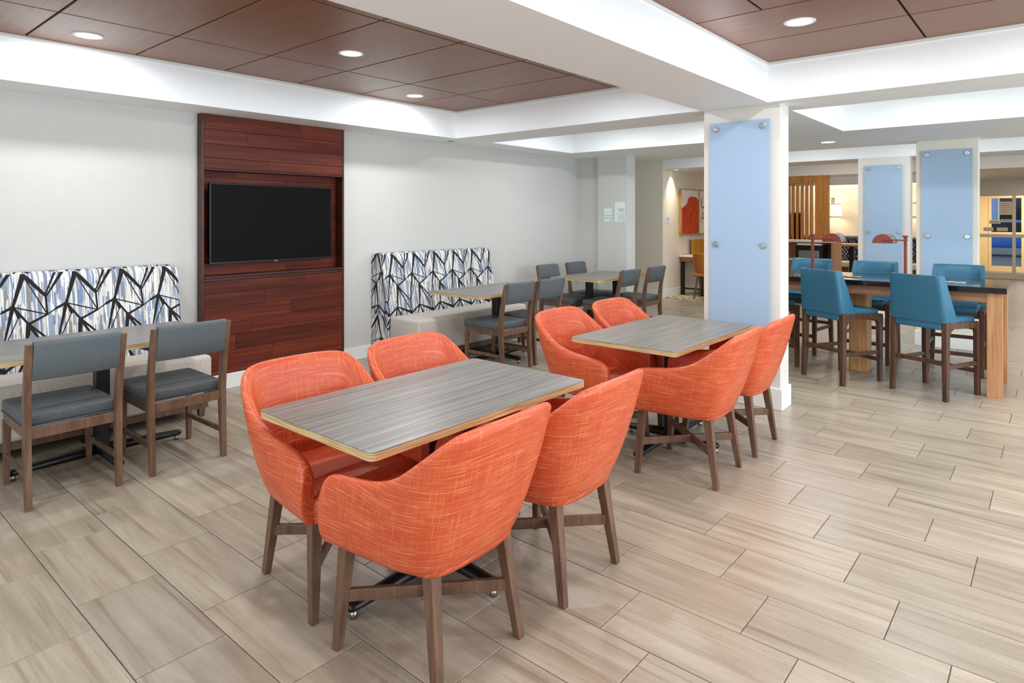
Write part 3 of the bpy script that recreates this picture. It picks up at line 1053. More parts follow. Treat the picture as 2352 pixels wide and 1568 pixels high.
    for k, sx in enumerate((-1, 1)):
        a = tops[(sx, -1)]; b = tops[(-sx, 1)]
        link('cross_stretcher', bar_mesh((a[0], a[1], .19), (b[0], b[1], .19), .020 + .001 * k, .042 + .001 * k, 0.003), M['leg_wood'], t)
    return t
TC = make_tub_chair('orange tub chair in the foreground, its whole back towards the camera', (1.566, 1.716, 0), math.radians(2))
dup(TC, 'orange tub chair right of the foreground one, at the nearest table', (2.226, 1.712, 0), math.radians(2))
dup(TC, 'orange tub chair facing the camera at the left end of the nearest table', (1.592, 2.335, 0), PI - math.radians(3))
dup(TC, 'orange tub chair across the nearest table, only its upper back showing', (2.258, 2.335, 0), PI)
dup(TC, 'orange tub chair side-on in front of the second orange-chair table', (3.640, 1.700, 0), math.radians(4))
dup(TC, 'orange tub chair just left of the white pillar foot', (4.286, 1.705, 0), math.radians(2))
dup(TC, 'orange tub chair facing the camera at the left of the table by the pillar', (3.625, 2.335, 0), PI)
dup(TC, 'orange tub chair at the table by the pillar, farthest from the camera', (4.318, 2.335, 0), PI)

# ------------------------------------------------------------------ bar table with stools
BX0, BX1, BY0, BY1 = 6.665, 7.565, 0.325, 2.70
bt = thing('bar_table', 'long counter-height table with black stone top and oak legs', 'table', ((BX0 + BX1) / 2, (BY0 + BY1) / 2, 0))
hx, hy = (BX1 - BX0) / 2, (BY1 - BY0) / 2
box('stone_top', -hx, hx, -hy, hy, 0.882, 0.930, M['black_stone'], bt, 0.003, 2)
box('apron', -hx + .06, -hx + .085, -hy + .13, hy - .13, 0.795, 0.8815, M['oak_flat'], bt, 0.002, 1)
box('apron', hx - .085, hx - .06, -hy + .13, hy - .13, 0.795, 0.8815, M['oak_flat'], bt, 0.002, 1)
for sy in (-1, 1):
    y0, y1 = (-hy + .033, -hy + .138) if sy < 0 else (hy - .138, hy - .033)
    box('leg', -hx + .055, -hx + .165, y0, y1, 0, 0.8815, M['oak'], bt, 0.002, 1)
    box('leg', hx - .165, hx - .055, y0, y1, 0, 0.8815, M['oak'], bt, 0.002, 1)
    box('end_apron', -hx + .166, hx - .166, y0 + .03, y1 - .03, 0.795, 0.8815, M['oak_flat'], bt, 0.002, 1)
box('middle_leg', -0.095, 0.11, -0.085, 0.075, 0, 0.8815, M['oak'], bt, 0.002, 1)

def power_strip(loc, label):
    o = thing('power_outlet_plate', label, 'outlet', loc, 0, 'steel outlet plates in the bar table')
    box('plate', -0.05, 0.05, -0.15, 0.15, 0, 0.006, M['steel'], o, 0.002, 1)
    for y in (-0.08, 0.0, 0.08):
        box('socket', -0.018, 0.018, y - 0.02, y + 0.02, 0.006, 0.0075, M['bezel'], o)
    return o
power_strip((6.98, 1.62, 0.9305), 'steel outlet plate on the bar table between the two lamps')
power_strip((7.02, 0.78, 0.9305), 'steel outlet plate on the bar table near its right end')

def make_stool(label, loc, rotz):
    t = thing('bar_stool', label, 'bar stool', loc, rotz, 'teal bar stools')
    W, D = .218, .222       # leg centres, front is +y
    for s in (-1, 1):
        link('rear_leg', sweep_mesh([(s * (W + .008), -D - .012, 0, .038, .040), (s * W, -D, .35, .044, .048), (s * W, -D + .002, .655, .044, .052)], 'rear_leg', 0.005), M['stool_wood'], t)
        link('front_leg', sweep_mesh([(s * W, D + .006, 0, .036, .036), (s * W, D, .35, .042, .044), (s * W, D, .628, .044, .048)], 'front_leg', 0.005), M['stool_wood'], t)
        # curved side rail: arch between the two legs of one side
        bm = bmesh.new()
        prof = [(-D + .02, .645), (D + .02, .625), (D + .02, .50), (D - .02, .525), (D - .035, .560), (D - .07, .580), (-D + .085, .590), (-D + .05, .570), (-D + .028, .530), (-D + .02, .50)]
        a = [bm.verts.new((s * W - .018, y, z)) for y, z in prof]
        b = [bm.verts.new((s * W + .018, y, z)) for y, z in prof]
        n = len(prof)
        for i in range(n): bm.faces.new((a[i], a[(i + 1) % n], b[(i + 1) % n], b[i]))
        bm.faces.new(a[::-1]); bm.faces.new(b)
        bmesh.ops.recalc_face_normals(bm, faces=bm.faces)
        link('side_rail', new_mesh(bm, 'side_rail'), M['stool_wood'], t)
        link('side_stretcher', bar_mesh((s * W, -D, .275), (s * W, D, .275), .022, .034), M['stool_wood'], t)
    link('front_rail', bar_mesh((-W, D, .585), (W, D, .585), .022, .06), M['stool_wood'], t)
    link('rear_stretcher', bar_mesh((-W, -D, .305), (W, -D, .305), .022, .036), M['stool_wood'], t)
    link('footrest', bar_mesh((-W, D, .205), (W, D, .205), .024, .036), M['stool_wood'], t)
    bm = bmesh.new()
    add_box(bm, -.196, .196, -.205, .245, .60, .668)
    bevel_all(bm, 0.022, 3)
    for v in bm.verts:
        if v.co.z > .64: v.co.z += .014 * max(0, 1 - (v.co.x / .2) ** 2)
    seat = link('seat', smooth(new_mesh(bm, 'seat'), 60), M['teal'], t)
    link('rear_skirt', smooth(box_mesh(-.195, .195, -.252, -.206, .583, .650, .012, 3), 60), M['teal'], t)
    # wrapped back: U in plan, wings deeper at the bottom
    bm = bmesh.new()
    rings = []
    for z, hw, wing, yb, th in ((.642, .236, .165, -.262, .050), (.66, .240, .165, -.265, .052), (.80, .232, .130, -.282, .050), (.95, .222, .095, -.300, .046), (1.02, .217, .078, -.308, .042), (1.034, .212, .072, -.306, .022)):
        r = .035
        o = []
        o.append((-hw, yb + wing))
        for k in range(5):
            a = PI + PI / 2 * k / 4
            o.append((-hw + r + r * math.cos(a), yb + r + r * math.sin(a)))
        for k in range(5):
            a = 1.5 * PI + PI / 2 * k / 4
            o.append((hw - r + r * math.cos(a), yb + r + r * math.sin(a)))
        o.append((hw, yb + wing))
        inn = [(hw - th * .8, yb + wing - .006), (hw - th, yb + th + .03), (hw - th - .02, yb + th + .006), (.08, yb + th), (-.08, yb + th), (-hw + th + .02, yb + th + .006), (-hw + th, yb + th + .03), (-hw + th * .8, yb + wing - .006)]
        rings.append([bm.verts.new((x, y, z)) for x, y in o + inn])
    n = len(rings[0])
    for r0, r1 in zip(rings[:-1], rings[1:]):
        for i in range(n):
            f = bm.faces.new((r0[i], r0[(i + 1) % n], r1[(i + 1) % n], r1[i]))
            f.smooth = True
    bm.faces.new(rings[0][::-1]); bm.faces.new(rings[-1])
    bmesh.ops.recalc_face_normals(bm, faces=bm.faces)
    me = new_mesh(bm, 'backrest')
    try: me.set_sharp_from_angle(angle=math.radians(48))
    except Exception: pass
    link('backrest', me, M['teal'], t)
    return t
def facing(dx, dy): return math.atan2(dy, dx) - PI / 2
st = make_stool('teal bar stool at the near side of the bar table, by its right end', (6.632, 0.820, 0), facing(.917, -.40))
dup(st, 'teal bar stool at the near side of the bar table, beside the white pillar', (6.625, 1.560, 0), facing(.870, -.49))
dup(st, 'teal bar stool mostly hidden by the white pillar, only seat edge and legs showing', (6.68, 2.30, 0), facing(.95, -.30))
dup(st, 'teal leather bar stool across the bar table, leftmost, behind the left lamp', (7.77, 2.235, 0), facing(-1, .12))
dup(st, 'teal leather bar stool across the bar table, between the two lamps', (7.72, 1.545, 0), facing(-1, .03))
dup(st, 'teal leather bar stool across the bar table, rightmost, before the greyish blue panel', (7.70, 0.775, 0), facing(-1, -.02))

def bar_lamp(loc, side, label):
    t = thing('desk_lamp', label, 'lamp', loc, 0, 'rust red lamps on the bar table')
    link('base', prism_mesh(rrect(-.05, .05, -.05, .05, .01), 0, .012, .002), M['lamp_red'], t)
    box('post', -.013, .013, -.013, .013, .012, .395, M['lamp_red'], t, .002, 1)
    box('post_cap', -.022, .022, -.022, .022, .395, .415, M['lamp_red'], t, .003, 1)
    link('joint', tube_mesh((-.026, 0, .368), (.026, 0, .368), .016), M['lamp_red'], t)
    link('arm', bar_mesh((-.030, 0, .368), (-.030, side * .19, .372), .010, .014), M['lamp_red'], t)
    # half-cylinder shade with its axis along x
    bm = bmesh.new()
    N = 18
    R, cy, cz = .088, side * .19, .335
    x0, x1 = -.022, .20
    fr, bk = [], []
    for i in range(N + 1):
        a = PI * i / N
        fr.append(bm.verts.new((x0, cy + R * math.cos(a), cz + R * math.sin(a))))
        bk.append(bm.verts.new((x1, cy + R * math.cos(a), cz + R * math.sin(a))))
    for i in range(N):
        f = bm.faces.new((fr[i], fr[i + 1], bk[i + 1], bk[i])); f.smooth = True
    sh = link('shade', new_mesh(bm, 'shade'), M['lamp_grey'], t)
    md = sh.modifiers.new('thickness', 'SOLIDIFY'); md.thickness = .003
    for xx in (x0, x1):
        bm = bmesh.new()
        p = [(cy + R * 1.02 * math.cos(PI * i / N), cz + R * 1.02 * math.sin(PI * i / N)) for i in range(N + 1)]
        a = [bm.verts.new((xx - .003, y, z)) for y, z in p]
        b = [bm.verts.new((xx + .003, y, z)) for y, z in p]
        for i in range(N + 1): bm.faces.new((a[i], a[(i + 1) % (N + 1)], b[(i + 1) % (N + 1)], b[i]))
        bm.faces.new(a[::-1]); bm.faces.new(b)
        bmesh.ops.recalc_face_normals(bm, faces=bm.faces)
        link('shade_end', new_mesh(bm, 'shade_end'), M['lamp_red'], t)
    return t
bar_lamp((7.12, 1.955, .9303), -1, 'rust red lamp with half-round shade pointing right, left one on the bar table')
bar_lamp((7.12, 1.118, .9303), 1, 'rust red lamp with half-round shade pointing left, right one on the bar table')

# ------------------------------------------------------------------ downlights
ring_me = None
def glow(x, y, z, power, color, r=0.075, parent=None, spread=180):
    d = bpy.data.lights.new('downlight_glow', 'AREA')
    d.shape = 'DISK'; d.size = 2 * r
    d.energy = power; d.color = color
    d.spread = math.radians(spread)
    lo = bpy.data.objects.new('downlight_glow', d)
    COL.objects.link(lo)
    lo.parent = parent
    lo.location = (x, y, z - .008)

def downlight(x, y, z, label, power, color, warm=False, lens=True, r=0.075):
    t = thing('downlight', label, 'ceiling light', (x, y, z), 0, 'recessed downlights')
    bm = bmesh.new()
    n = 32
    prof = [(r + .018, -.001), (r + .016, -.005), (r + .004, -.006), (r, -.003), (r - .004, -.0012)]
    rings = [[bm.verts.new((rr * math.cos(2 * PI * i / n), rr * math.sin(2 * PI * i / n), zz)) for i in range(n)] for rr, zz in prof]
    for r0, r1 in zip(rings[:-1], rings[1:]):
        for i in range(n):
            f = bm.faces.new((r0[i], r0[(i + 1) % n], r1[(i + 1) % n], r1[i])); f.smooth = True
    link('trim_ring', new_mesh(bm, 'trim_ring'), M['trim'], t)
    link('lens', cyl_mesh(r - .002, -.003, -.001, 32), M['lamp_on_warm'] if warm else M['lamp_on'], t)
    glow(0, 0, 0, power, color, r, t, 70 if r < .05 else 180)
    return t
downlight(1.40, 4.90, ZT, 'glowing downlight in the wood ceiling at the upper left corner', DOWN_W, COOL)
downlight(2.81, 3.96, ZT, 'glowing downlight in the wood ceiling, nearest the white beam', DOWN_W, COOL)
downlight(4.20, 4.86, ZT, 'glowing downlight in the wood ceiling, farthest, close to the white corner', DOWN_W, COOL)
downlight(4.154, 1.215, ZT, 'glowing downlight in the right wood ceiling', DOWN_W * 1.15, COOL)
downlight(8.28, 2.10, ZS, 'lit round downlight in the white beam beyond the first pillar', DOWN_W * .7, COOL)
# the other recessed lamps of the same ceilings, out of the picture or behind the beams
for (x, y) in [(-0.2, 3.5), (1.40, 3.00), (4.20, 3.00)]:
    glow(x, y, ZT, DOWN_W, COOL)
for (x, y) in [(1.36, 1.10), (2.76, 0.0), (0.0, -0.4), (1.36, -1.2), (4.15, -0.15), (4.15, -1.6), (2.76, -2.4)]:
    glow(x, y, ZT, DOWN_W * 1.15, COOL)
for (x, y) in [(6.55, 4.35), (6.55, 3.10), (6.48, 0.9), (6.48, -0.6), (6.48, -2.0)]:
    glow(x, y, ZT, DOWN_W, COOL)
for (x, y) in [(10.0, 4.1), (10.0, 2.9), (10.0, 1.3), (10.0, -0.8)]:
    glow(x, y, 2.735, DOWN_W * .8, COOL)
for (x, y) in [(13.0, 4.85), (13.6, 3.3), (13.2, 1.0), (13.2, -1.2)]:
    glow(x, y, 2.74, LOUNGE_W, WARM)
for (x, y) in [(16.3, 4.6), (16.3, 3.4), (16.6, 0.6), (16.6, -1.2), (18.6, 0.3)]:
    glow(x, y, ZS, LOUNGE_W, WARM)
downlight(11.28, 5.53, ZS, 'small warm downlight above the sign in the business corner', 3.5, WARM, True, r=0.04)

v = thing('ceiling_vent', 'small white vent on the beam above the right banquette', 'vent', (5.30, 5.45, ZS))
box('plate', -.09, .09, -.05, .05, -.006, -.0005, M['trim'], v, .002, 1)
for k in range(3): box('slot', -.07, .0, -.03 + k * .024, -.018 + k * .024, -.008, -.0062, M['ink_soft'], v)

# ------------------------------------------------------------------ signs by the corridor
def wall_sign(name, x, y0, y1, z0, z1, lines, label, axis='x'):
    """plate on a wall that faces -x (axis x) or -y (axis y); text is set flush right"""
    w_, h_ = abs(y1 - y0), z1 - z0
    t = thing(name, label, 'sign', (0, 0, 0))
    me = box_mesh(-w_ / 2, w_ / 2, -.0045, -.0005, 0, h_, .001, 1)
    o = link('plate', me, M['white_plate'], t)
    for (txt, size, zc, mat) in lines:
        tm = text_mesh(txt, size, 'RIGHT')
        tm.transform(Matrix.Translation((w_ / 2 - .008, -.0051, zc)) @ Matrix.Rotation(PI / 2, 4, 'X'))
        link('lettering', tm, mat, t)
    if axis == 'x':
        t.rotation_euler = (0, 0, -PI / 2)
        t.location = (x, (y0 + y1) / 2, z0)
    else:
        t.location = ((y0 + y1) / 2, x, z0)
    return t
wall_sign('occupancy_sign', 8.17, 5.035, 5.167, 1.450, 1.653,
          [('MAXIMUM', .0215, .088, M['ink_soft']), ('OCCUPANCY', .0190, .052, M['ink_soft']), ('42', .027, .012, M['ink_soft'])],
          'small pale plate reading maximum occupancy beside the corridor')
wall_sign('breakfast_sign', 8.17, 4.811, 4.984, 1.451, 1.743,
          [('COMPLIMENTARY', .0165, .183, M['ink']), ('BREAKFAST', .0185, .155, M['ink']), ('HOURS OF OPERATION', .0125, .115, M['ink_soft']),
           ('MONDAY - FRIDAY', .0125, .088, M['ink_soft']), ('6:30 AM - 9:30 AM', .0125, .066, M['ink_soft']),
           ('SATURDAY & SUNDAY', .0125, .040, M['ink_soft']), ('7:00 AM - 10:00 AM', .0125, .018, M['ink_soft'])],
          'taller pale plate with breakfast hours next to the corridor corner')
wall_sign('business_sign', 5.64, 11.045, 11.215, 1.42, 1.635,
          [('BUSINESS', .030, .070, M['ink_soft']), ('CENTER', .030, .032, M['ink_soft'])],
          'small white plate reading business center on the warm-lit wall', 'y')

# ------------------------------------------------------------------ business corner
rug = tag(box('carpet', 11.02, 14.7, 4.78, 5.62, -0.004, 0.008, M['carpet']), 'mottled beige carpet under the business corner desk', 'carpet')
art_frame = wood('gold_frame', '8a6a34', 'b08a4a', 'caa562', (30, 30, 3), 1.0, 0.35)
w = NT('red_rock_print', 0.6)
u = w.coord('Object')
n1 = w.noise(w.mapping(u, (14, 1, 3), (0, 0.5, 0)), 2, 5, 0.6, 0.6)
w.color(w.ramp(n1, [(0.3, lin('8f1d10')), (0.5, lin('cf3a14')), (0.7, lin('ea6a1e'))]))
M['rock'] = w.m
art = thing('framed_print', 'gold-framed print of a red rock on the warm-lit wall', 'picture', (12.005, 5.64, 1.17), 0, 'framed prints over the desk')
box('frame', -.402, .402, -.055, -.001, 0, .905, art_frame, art, .003, 1)
box('canvas', -.385, .385, -.0565, -.0552, .018, .887, M['white_lam'], art)
rock = [(-.383, .02), (.383, .02), (.383, .70), (.33, .725), (.25, .762), (.18, .748), (.10, .765), (.02, .757), (-.05, .745), (-.10, .70), (-.14, .63), (-.20, .59), (-.30, .55), (-.383, .53)]
rm = prism_mesh(rock, .0566, .0572)
rm.transform(Matrix.Rotation(PI / 2, 4, 'X'))
link('rock_print', rm, M['rock'], art)
art2 = thing('framed_print', 'print with large dark and orange letters right of the red rock print', 'picture', (12.82, 5.64, 1.17), 0, 'framed prints over the desk')
box('frame', -.402, .402, -.055, -.001, 0, .905, art_frame, art2, .003, 1)
box('canvas', -.385, .385, -.0565, -.0552, .018, .887, M['white_lam'], art2)
M['letter_dark'] = plain('letter_dark', '44565e', .6)
M['letter_orange'] = plain('letter_orange', 'd97a1c', .6)
for txt, size, x, z, m in (('U', .32, -.33, .53, 'letter_dark'), ('P', .22, -.085, .56, 'letter_orange'), ('A', .32, -.34, .25, 'letter_orange'), ('N', .22, -.105, .35, 'letter_dark'), ('D', .22, .08, .35, 'letter_orange')):
    tm = text_mesh(txt, size, 'LEFT')
    tm.transform(Matrix.Translation((x, -.0572, z)) @ Matrix.Rotation(PI / 2, 4, 'X'))
    link('lettering', tm, M[m], art2)
desk = thing('desk', 'work desk with white top and dark metal legs in the business corner', 'desk', (12.6, 5.40, 0))
box('top', -1.0, 1.0, -.24, .225, .745, .775, M['white_lam'], desk, .003, 1)
box('drawer_front', -.98, .98, -.225, .21, .66, .7448, M['oak_flat'], desk, .002, 1)
for x in (-.93, .93):
    for y in (-.20, .18): box('leg', x - .03, x + .03, y - .03, y + .03, 0.008, .6598, M['black_metal'], desk, .002, 1)
    box('foot_rail', x - .015, x + .015, -.169, .149, .12, .15, M['black_metal'], desk)
M['mustard'] = NT('mustard_panel', .6, lin('c08a18')).m
dv = thing('desk_divider', 'mustard yellow divider panel standing on the desk', 'divider', (12.6, 5.40, .7755))
box('panel', -.55, 1.0, .15, .19, 0, .30, M['mustard'], dv, .004, 1)
box('cap_rail', -.56, 1.0, .145, .195, .3002, .315, M['white_lam'], dv, .002, 1)
def simple_chair(label, loc, rotz, mat):
    t = thing('desk_chair', label, 'chair', loc, rotz)
    for sx in (-1, 1):
        for sy in (-1, 1):
            link('leg', sweep_mesh([(sx * .22, sy * .21, 0.0085, .026, .026), (sx * .16, sy * .15, .43, .038, .038)], 'leg', .002), M['leg_wood'], t)
    link('seat', smooth(box_mesh(-.235, .235, -.22, .235, .425, .49, .025, 3), 60), mat, t)
    bm = bmesh.new()
    rings = []
    N = 12
    for z, hw, d, y0 in ((.43, .20, .10, -.20), (.55, .25, .16, -.235), (.70, .27, .20, -.265), (.82, .26, .14, -.285), (.86, .20, .06, -.292)):
        ring = []
        for i in range(N + 1):
            a = -1 + 2 * i / N
            ring.append(bm.verts.new((a * hw, y0 + d * abs(a) ** 2.2, z)))
        for i in range(N, -1, -1):
            a = -1 + 2 * i / N
            ring.append(bm.verts.new((a * (hw - .03), y0 + .035 + d * abs(a) ** 2.2 * .95, z)))
        rings.append(ring)
    n = len(rings[0])
    for r0, r1 in zip(rings[:-1], rings[1:]):
        for i in range(n):
            f = bm.faces.new((r0[i], r0[(i + 1) % n], r1[(i + 1) % n], r1[i])); f.smooth = True
    bm.faces.new(rings[0][::-1]); bm.faces.new(rings[-1])
    bmesh.ops.recalc_face_normals(bm, faces=bm.faces)
    link('backrest', new_mesh(bm, 'backrest'), mat, t)
    return t
M['tan'] = fabric('tan_upholstery', 'b26a33', 'c47b40', 500, 500, .8)
simple_chair('tan upholstered chair at the business corner desk, half behind the pillar', (11.38, 4.93, 0), math.radians(-80), M['tan'])

# ------------------------------------------------------------------ lounge beyond the opening
sc = thing('slat_screen', 'honey oak screen of upright slats in the lounge', 'screen', (14.80, 4.20, 0))
box('post', -.05, .05, -.47, -.20, 0, ZS - .001, M['screen_wood'], sc, .003, 1)
box('post', -.05, .05, .33, .55, 0, ZS - .001, M['screen_wood'], sc, .003, 1)
box('head_rail', -.045, .045, -.1998, .3298, 2.27, ZS - .002, M['screen_wood'], sc, .003, 1)
for k in range(5):
    y = -.115 + k * .095
    box('slat', -.06, .06, y - .022, y + .022, .0, 2.2698, M['screen_wood'], sc, .002, 1)
box('dark_backing', .065, .075, .10, .33, 0, 1.62, M['black_metal'], sc)

def wall_lamp(loc, label):
    t = thing('wall_lamp', label, 'lamp', loc, 0, 'lit shades in the lounge')
    box('wall_plate', -.015, -.0005, -.04, .04, .02, .16, M['steel'], t, .003, 1)
    link('arm', tube_mesh((-.012, 0, .09), (-.30, 0, .16), .008), M['glide'], t)
    link('drop', tube_mesh((-.30, 0, .165), (-.30, 0, .02), .006), M['glide'], t)
    bm = bmesh.new()
    n = 28
    a = [bm.verts.new((-.30 + .27 * math.cos(2 * PI * i / n), .27 * math.sin(2 * PI * i / n), -.31)) for i in range(n)]
    b = [bm.verts.new((-.30 + .255 * math.cos(2 * PI * i / n), .255 * math.sin(2 * PI * i / n), .0)) for i in range(n)]
    for i in range(n):
        f = bm.faces.new((a[i], a[(i + 1) % n], b[(i + 1) % n], b[i])); f.smooth = True
    link('shade', new_mesh(bm, 'shade'), M['shade_on'], t)
    for z, rr in ((-.312, .272), (-.012, .258)):
        bm = bmesh.new()
        rr_ = [[bm.verts.new((-.30 + q * math.cos(2 * PI * i / 28), q * math.sin(2 * PI * i / 28), zz)) for i in range(28)] for q, zz in ((rr, z), (rr, z + .012), (rr - .006, z + .012), (rr - .006, z))]
        for k in range(4):
            for i in range(28): bm.faces.new((rr_[k][i], rr_[k][(i + 1) % 28], rr_[(k + 1) % 4][(i + 1) % 28], rr_[(k + 1) % 4][i]))
        rg = new_mesh(bm, 'rim')
        link('rim', rg, M['screen_wood'], t)
    d = bpy.data.lights.new('lamp_bulb', 'POINT')
    d.energy = 5; d.color = WARM; d.shadow_soft_size = .06
    lo = bpy.data.objects.new('lamp_bulb', d)
    COL.objects.link(lo); lo.parent = t; lo.location = (-.30, 0, -.14)
    return t
wall_lamp((16.999, 4.20, 1.835), 'lit cream drum lamp on a swing arm beside the slat screen')
wall_lamp((16.999, 2.62, 1.835), 'lit cream drum lamp seen in the narrow gap between two pillars')
box_o = structure(box('trim_cove', 16.85, 16.999, 2.3, 5.7, 2.28, 2.31, M['cove_on']))

lb = thing('lounge_banquette', 'navy lounge banquette with light hexagon print under the lit lamp', 'banquette', (16.55, 4.0, 0))
box('base', -.25, .44, -1.75, 1.6, 0, .36, M['stool_wood'], lb, .005, 1)
link('seat', smooth(box_mesh(-.27, .30, -1.75, 1.6, .361, .49, .03, 3), 60), M['seat_fabric'], lb)
link('backrest', smooth(box_mesh(.16, .44, -1.75, 1.6, .491, 1.02, .03, 3), 60), M['navy'], lb)
box('top_rail', .12, .445, -1.75, 1.6, 1.0202, 1.075, M['lamp_grey'], lb, .006, 1)

ps = thing('print_station', 'oak print counter with white shelves seen over the teal stools', 'cabinet', (12.55, 3.30, 0))
box('worktop', -.30, .30, -.28, .9, 1.065, 1.095, M['white_lam'], ps, .003, 1)
box('side_panel', -.28, .28, -.28, -.24, .0, 1.0648, M['oak'], ps, .002, 1)
box('back_panel', .25, .28, -.2398, .9, .0, 1.0648, M['oak'], ps)
box('shelf', -.30, .2498, -.2398, .9, .735, .760, M['white_lam'], ps, .002, 1)
for z in (.56, .38, .2):
    box('drawer', -.29, .2498, -.2398, .88, z, z + .168, M['oak_flat'], ps, .003, 1)
pr = thing('printer', 'black and grey printer on the shelf of the oak print counter', 'printer', (12.42, 3.42, .7605))
box('body', -.16, .18, -.23, .24, 0, .25, M['bezel'], pr, .01, 2)
box('paper_tray', -.19, -.1602, -.17, .18, .03, .16, M['lamp_grey'], pr, .004, 1)
box('lid', -.17, .17, -.20, .21, .2502, .285, M['white_lam'], pr, .006, 1)

ct = thing('lounge_table', 'light oak high table with black post in front of the navy banquette', 'table', (13.55, 3.22, 0))
box('top', -.35, .35, -.34, .20, .975, 1.01, M['oak'], ct, .003, 1)
box('panel_leg', -.34, .34, .12, .16, 0, .9748, M['oak'], ct, .002, 1)
box('post', -.04, .04, -.25, -.17, 0, .9748, M['black_metal'], ct, .003, 1)
ot = thing('ottoman', 'grey speckled pouf on the lounge floor behind the teal stools', 'ottoman', (14.3, 2.90, 0))
link('cushion', smooth(prism_mesh(rrect(-.3, .3, -.3, .3, .12, 6), .05, .55, .04, 'cushion', 3), 60), fabric('pouf', '7a736c', '9b948b', 200, 200, .95), ot)
for sx in (-1, 1):
    for sy in (-1, 1): box('foot', sx * .2 - .02, sx * .2 + .02, sy * .2 - .02, sy * .2 + .02, 0, .0498, M['stool_wood'], ot)

# ------------------------------------------------------------------ entrance
ew0, ew1 = 0.02, 2.2
structure(box('wall_entrance', XD, XD + .15, -4.5, -2.6, 0, 2.75, M['cream']))
structure(box('wall_entrance_head', XD, XD + .15, -2.6, 2.35, 2.16, 2.75, M['frame_white']))
def glazed_door(name, x, ymin, ymax, ys, zt, frame, label_panes):
    root = structure(link(name, None))
    H = 2.12
    for i, y in enumerate(ys):
        box('stile', x - .03, x + .03, y - .035, y + .035, 0, zt, frame, root, .003, 1)
    for y0, y1 in zip(ys[:-1], ys[1:]):
        a, b = min(y0, y1) + .0352, max(y0, y1) - .0352
        for z0, z1 in ((0.0, .15), (1.02, 1.10), (zt - .11, zt)):
            box('rail', x - .025, x + .025, a, b, z0, z1, frame, root, .002, 1)
        box('pane', x - .004, x + .004, a, b, .1502, 1.0198, M['glass'], root)
        box('pane', x - .004, x + .004, a, b, 1.1002, zt - .1102, M['glass'], root)
    return root
glazed_door('door_1', XD + .075, -2.6, 2.2, [2.16, 1.50 + .32, .83, -.12, -1.2, -2.55], 2.155, M['frame_white'], None)
M['vest'] = NT('vestibule_paint', .7, lin('efe2c2')).m
M['vest_frame'] = NT('vestibule_frame', .45, lin('efe4c8')).m
structure(box('wall_vestibule', XD + .15, 22.6, 1.9, 2.05, 0, 2.75, M['vest']))
structure(box('wall_vestibule', XD + .15, 22.6, -2.9, -2.75, 0, 2.75, M['vest']))
structure(box('ceiling_vestibule', XD + .15, 22.6, -2.75, 1.9, 2.5, 2.6, M['vest']))
structure(box('wall_vestibule_head', 22.45, 22.6, -2.75, 1.9, 2.16, 2.5, M['vest_frame']))
structure(box('floor_vestibule', XD, 22.6, -2.75, 1.9, -.06, -.002, M['carpet']))
structure(box('wall_vestibule_front', 22.45, 22.6, 1.52, 1.9, 0, 2.16, M['vest']))
glazed_door('door_2', 22.52, -2.7, 1.2, [1.475, .745, -.1, -1.3, -2.7], 2.158, M['vest_frame'], None)
area_light('vestibule_lamp', (21.2, 0.2, 2.48), (0, 0, 0), (1.2, 1.2), 70, WARM)
structure(box('floor_outside', 22.6, 60, -25, 25, -.2, -.05, plain('asphalt', '4b4d50', .9)))
def notice(loc, w_, h_, label, mat, lines=0):
    t = thing('notice', label, 'notice', loc, 0, 'stickers on the entrance doors')
    box('sheet', -.002, 0, -w_ / 2, w_ / 2, -h_ / 2, h_ / 2, mat, t)
    for k in range(lines):
        z = h_ / 2 - (k + 1) * h_ / (lines + 1)
        box('text_line', -.0028, -.0021, -w_ * .38, w_ * .38, z - .006, z + .006, M['ink_soft'], t)
    return t
M['paper'] = plain('paper', 'efe4d2', .7)
M['pale_sticker'] = plain('pale_sticker', 'd9d4c0', .7)
gx = XD + .0705
notice((gx, .995, 1.74), .25, .32, 'square paper notice taped on the entrance door glass', M['paper'], 6)
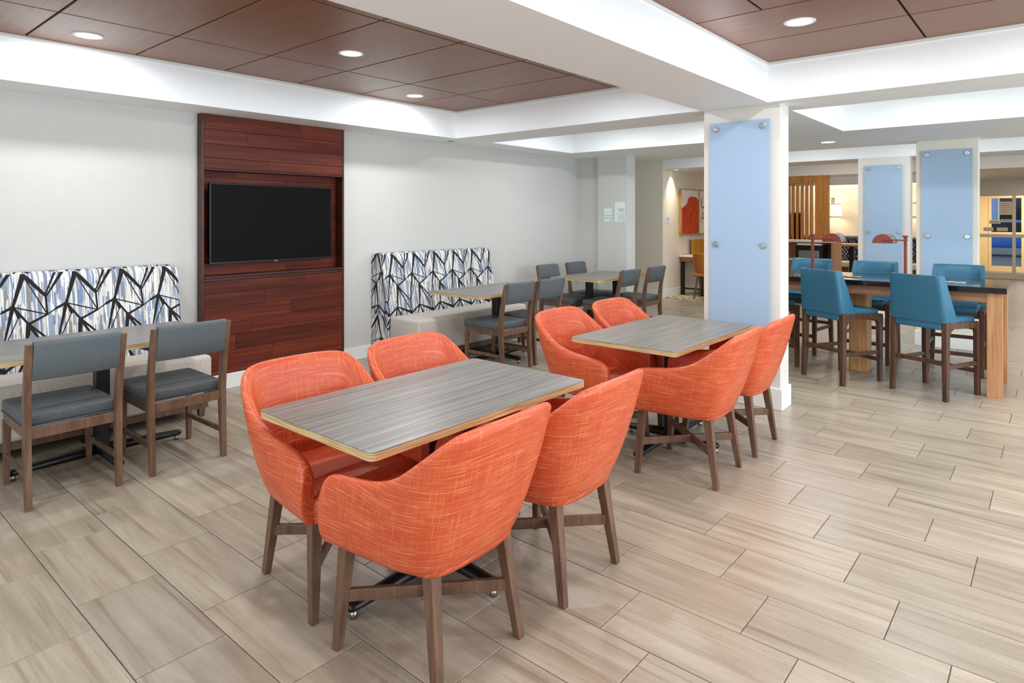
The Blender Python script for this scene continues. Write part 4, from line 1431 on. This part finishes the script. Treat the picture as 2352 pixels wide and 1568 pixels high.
notice((gx, 1.205, 1.40), .23, .085, 'lettered sticker below the square notice on the entrance door', M['paper'], 1)
notice((gx, .975, 1.435), .21, .07, 'yellowish sticker right of the lettered one on the entrance door', M['pale_sticker'], 1)
notice((gx, 1.33, 1.22), .20, .09, 'wide pale sticker just above the door rail, left one', M['pale_sticker'])
notice((gx, 1.06, 1.22), .22, .09, 'wide pale sticker just above the door rail, right one', M['pale_sticker'])

nb = thing('neighbour_building', 'blue-grey low building across the street seen through the entrance glass', 'building', (52, 0, -.05))
box('wall', 0, 6, -12, 16, 0, 4.2, plain('blue_grey_render', '8fa3c4', .8), nb)
box('roof_edge', -.2, 6.2, -12.2, 16.2, 4.2, 4.5, M['frame_white'], nb)
for k in range(7):
    wd = box('window', -.06, .0, -9 + 3.4 * k, -7.2 + 3.4 * k, 1.2, 2.9, M['frame_white'], nb)
    box('pane', -.07, -.061, -8.9 + 3.4 * k, -7.3 + 3.4 * k, 1.3, 2.8, M['black_stone'], wd)
# a parked car beyond the entrance
M['car_blue'] = NT('car_paint', .25, lin('2f5fa8')).m
car = thing('parked_car', 'blue car parked outside behind the entrance glass', 'car', (33.0, 1.6, -.05), math.radians(84))
prof = [(-2.2, .35), (-2.25, .75), (-1.75, .92), (-1.2, 1.42), (.5, 1.45), (1.25, .98), (2.1, .85), (2.25, .55), (2.2, .35)]
cm = prism_mesh(prof, -.85, .85, .05, 'body', 3)
cm.transform(Matrix.Rotation(PI / 2, 4, 'X'))
link('body', smooth(cm, 40), M['car_blue'], car)
wm = prism_mesh([(-1.15, .95), (-1.0, 1.34), (.42, 1.37), (1.0, .98)], -.862, .862)
wm.transform(Matrix.Rotation(PI / 2, 4, 'X'))
link('window_band', wm, M['bezel'], car)
for x in (-1.4, 1.4):
    for s in (-1, 1):
        wh = cyl_mesh(.33, -.11, .11, 24, None, .02)
        wh.transform(Matrix.Translation((x, s * .78, .33)) @ Matrix.Rotation(PI / 2, 4, 'X'))
        link('wheel', wh, M['black_metal'], car)
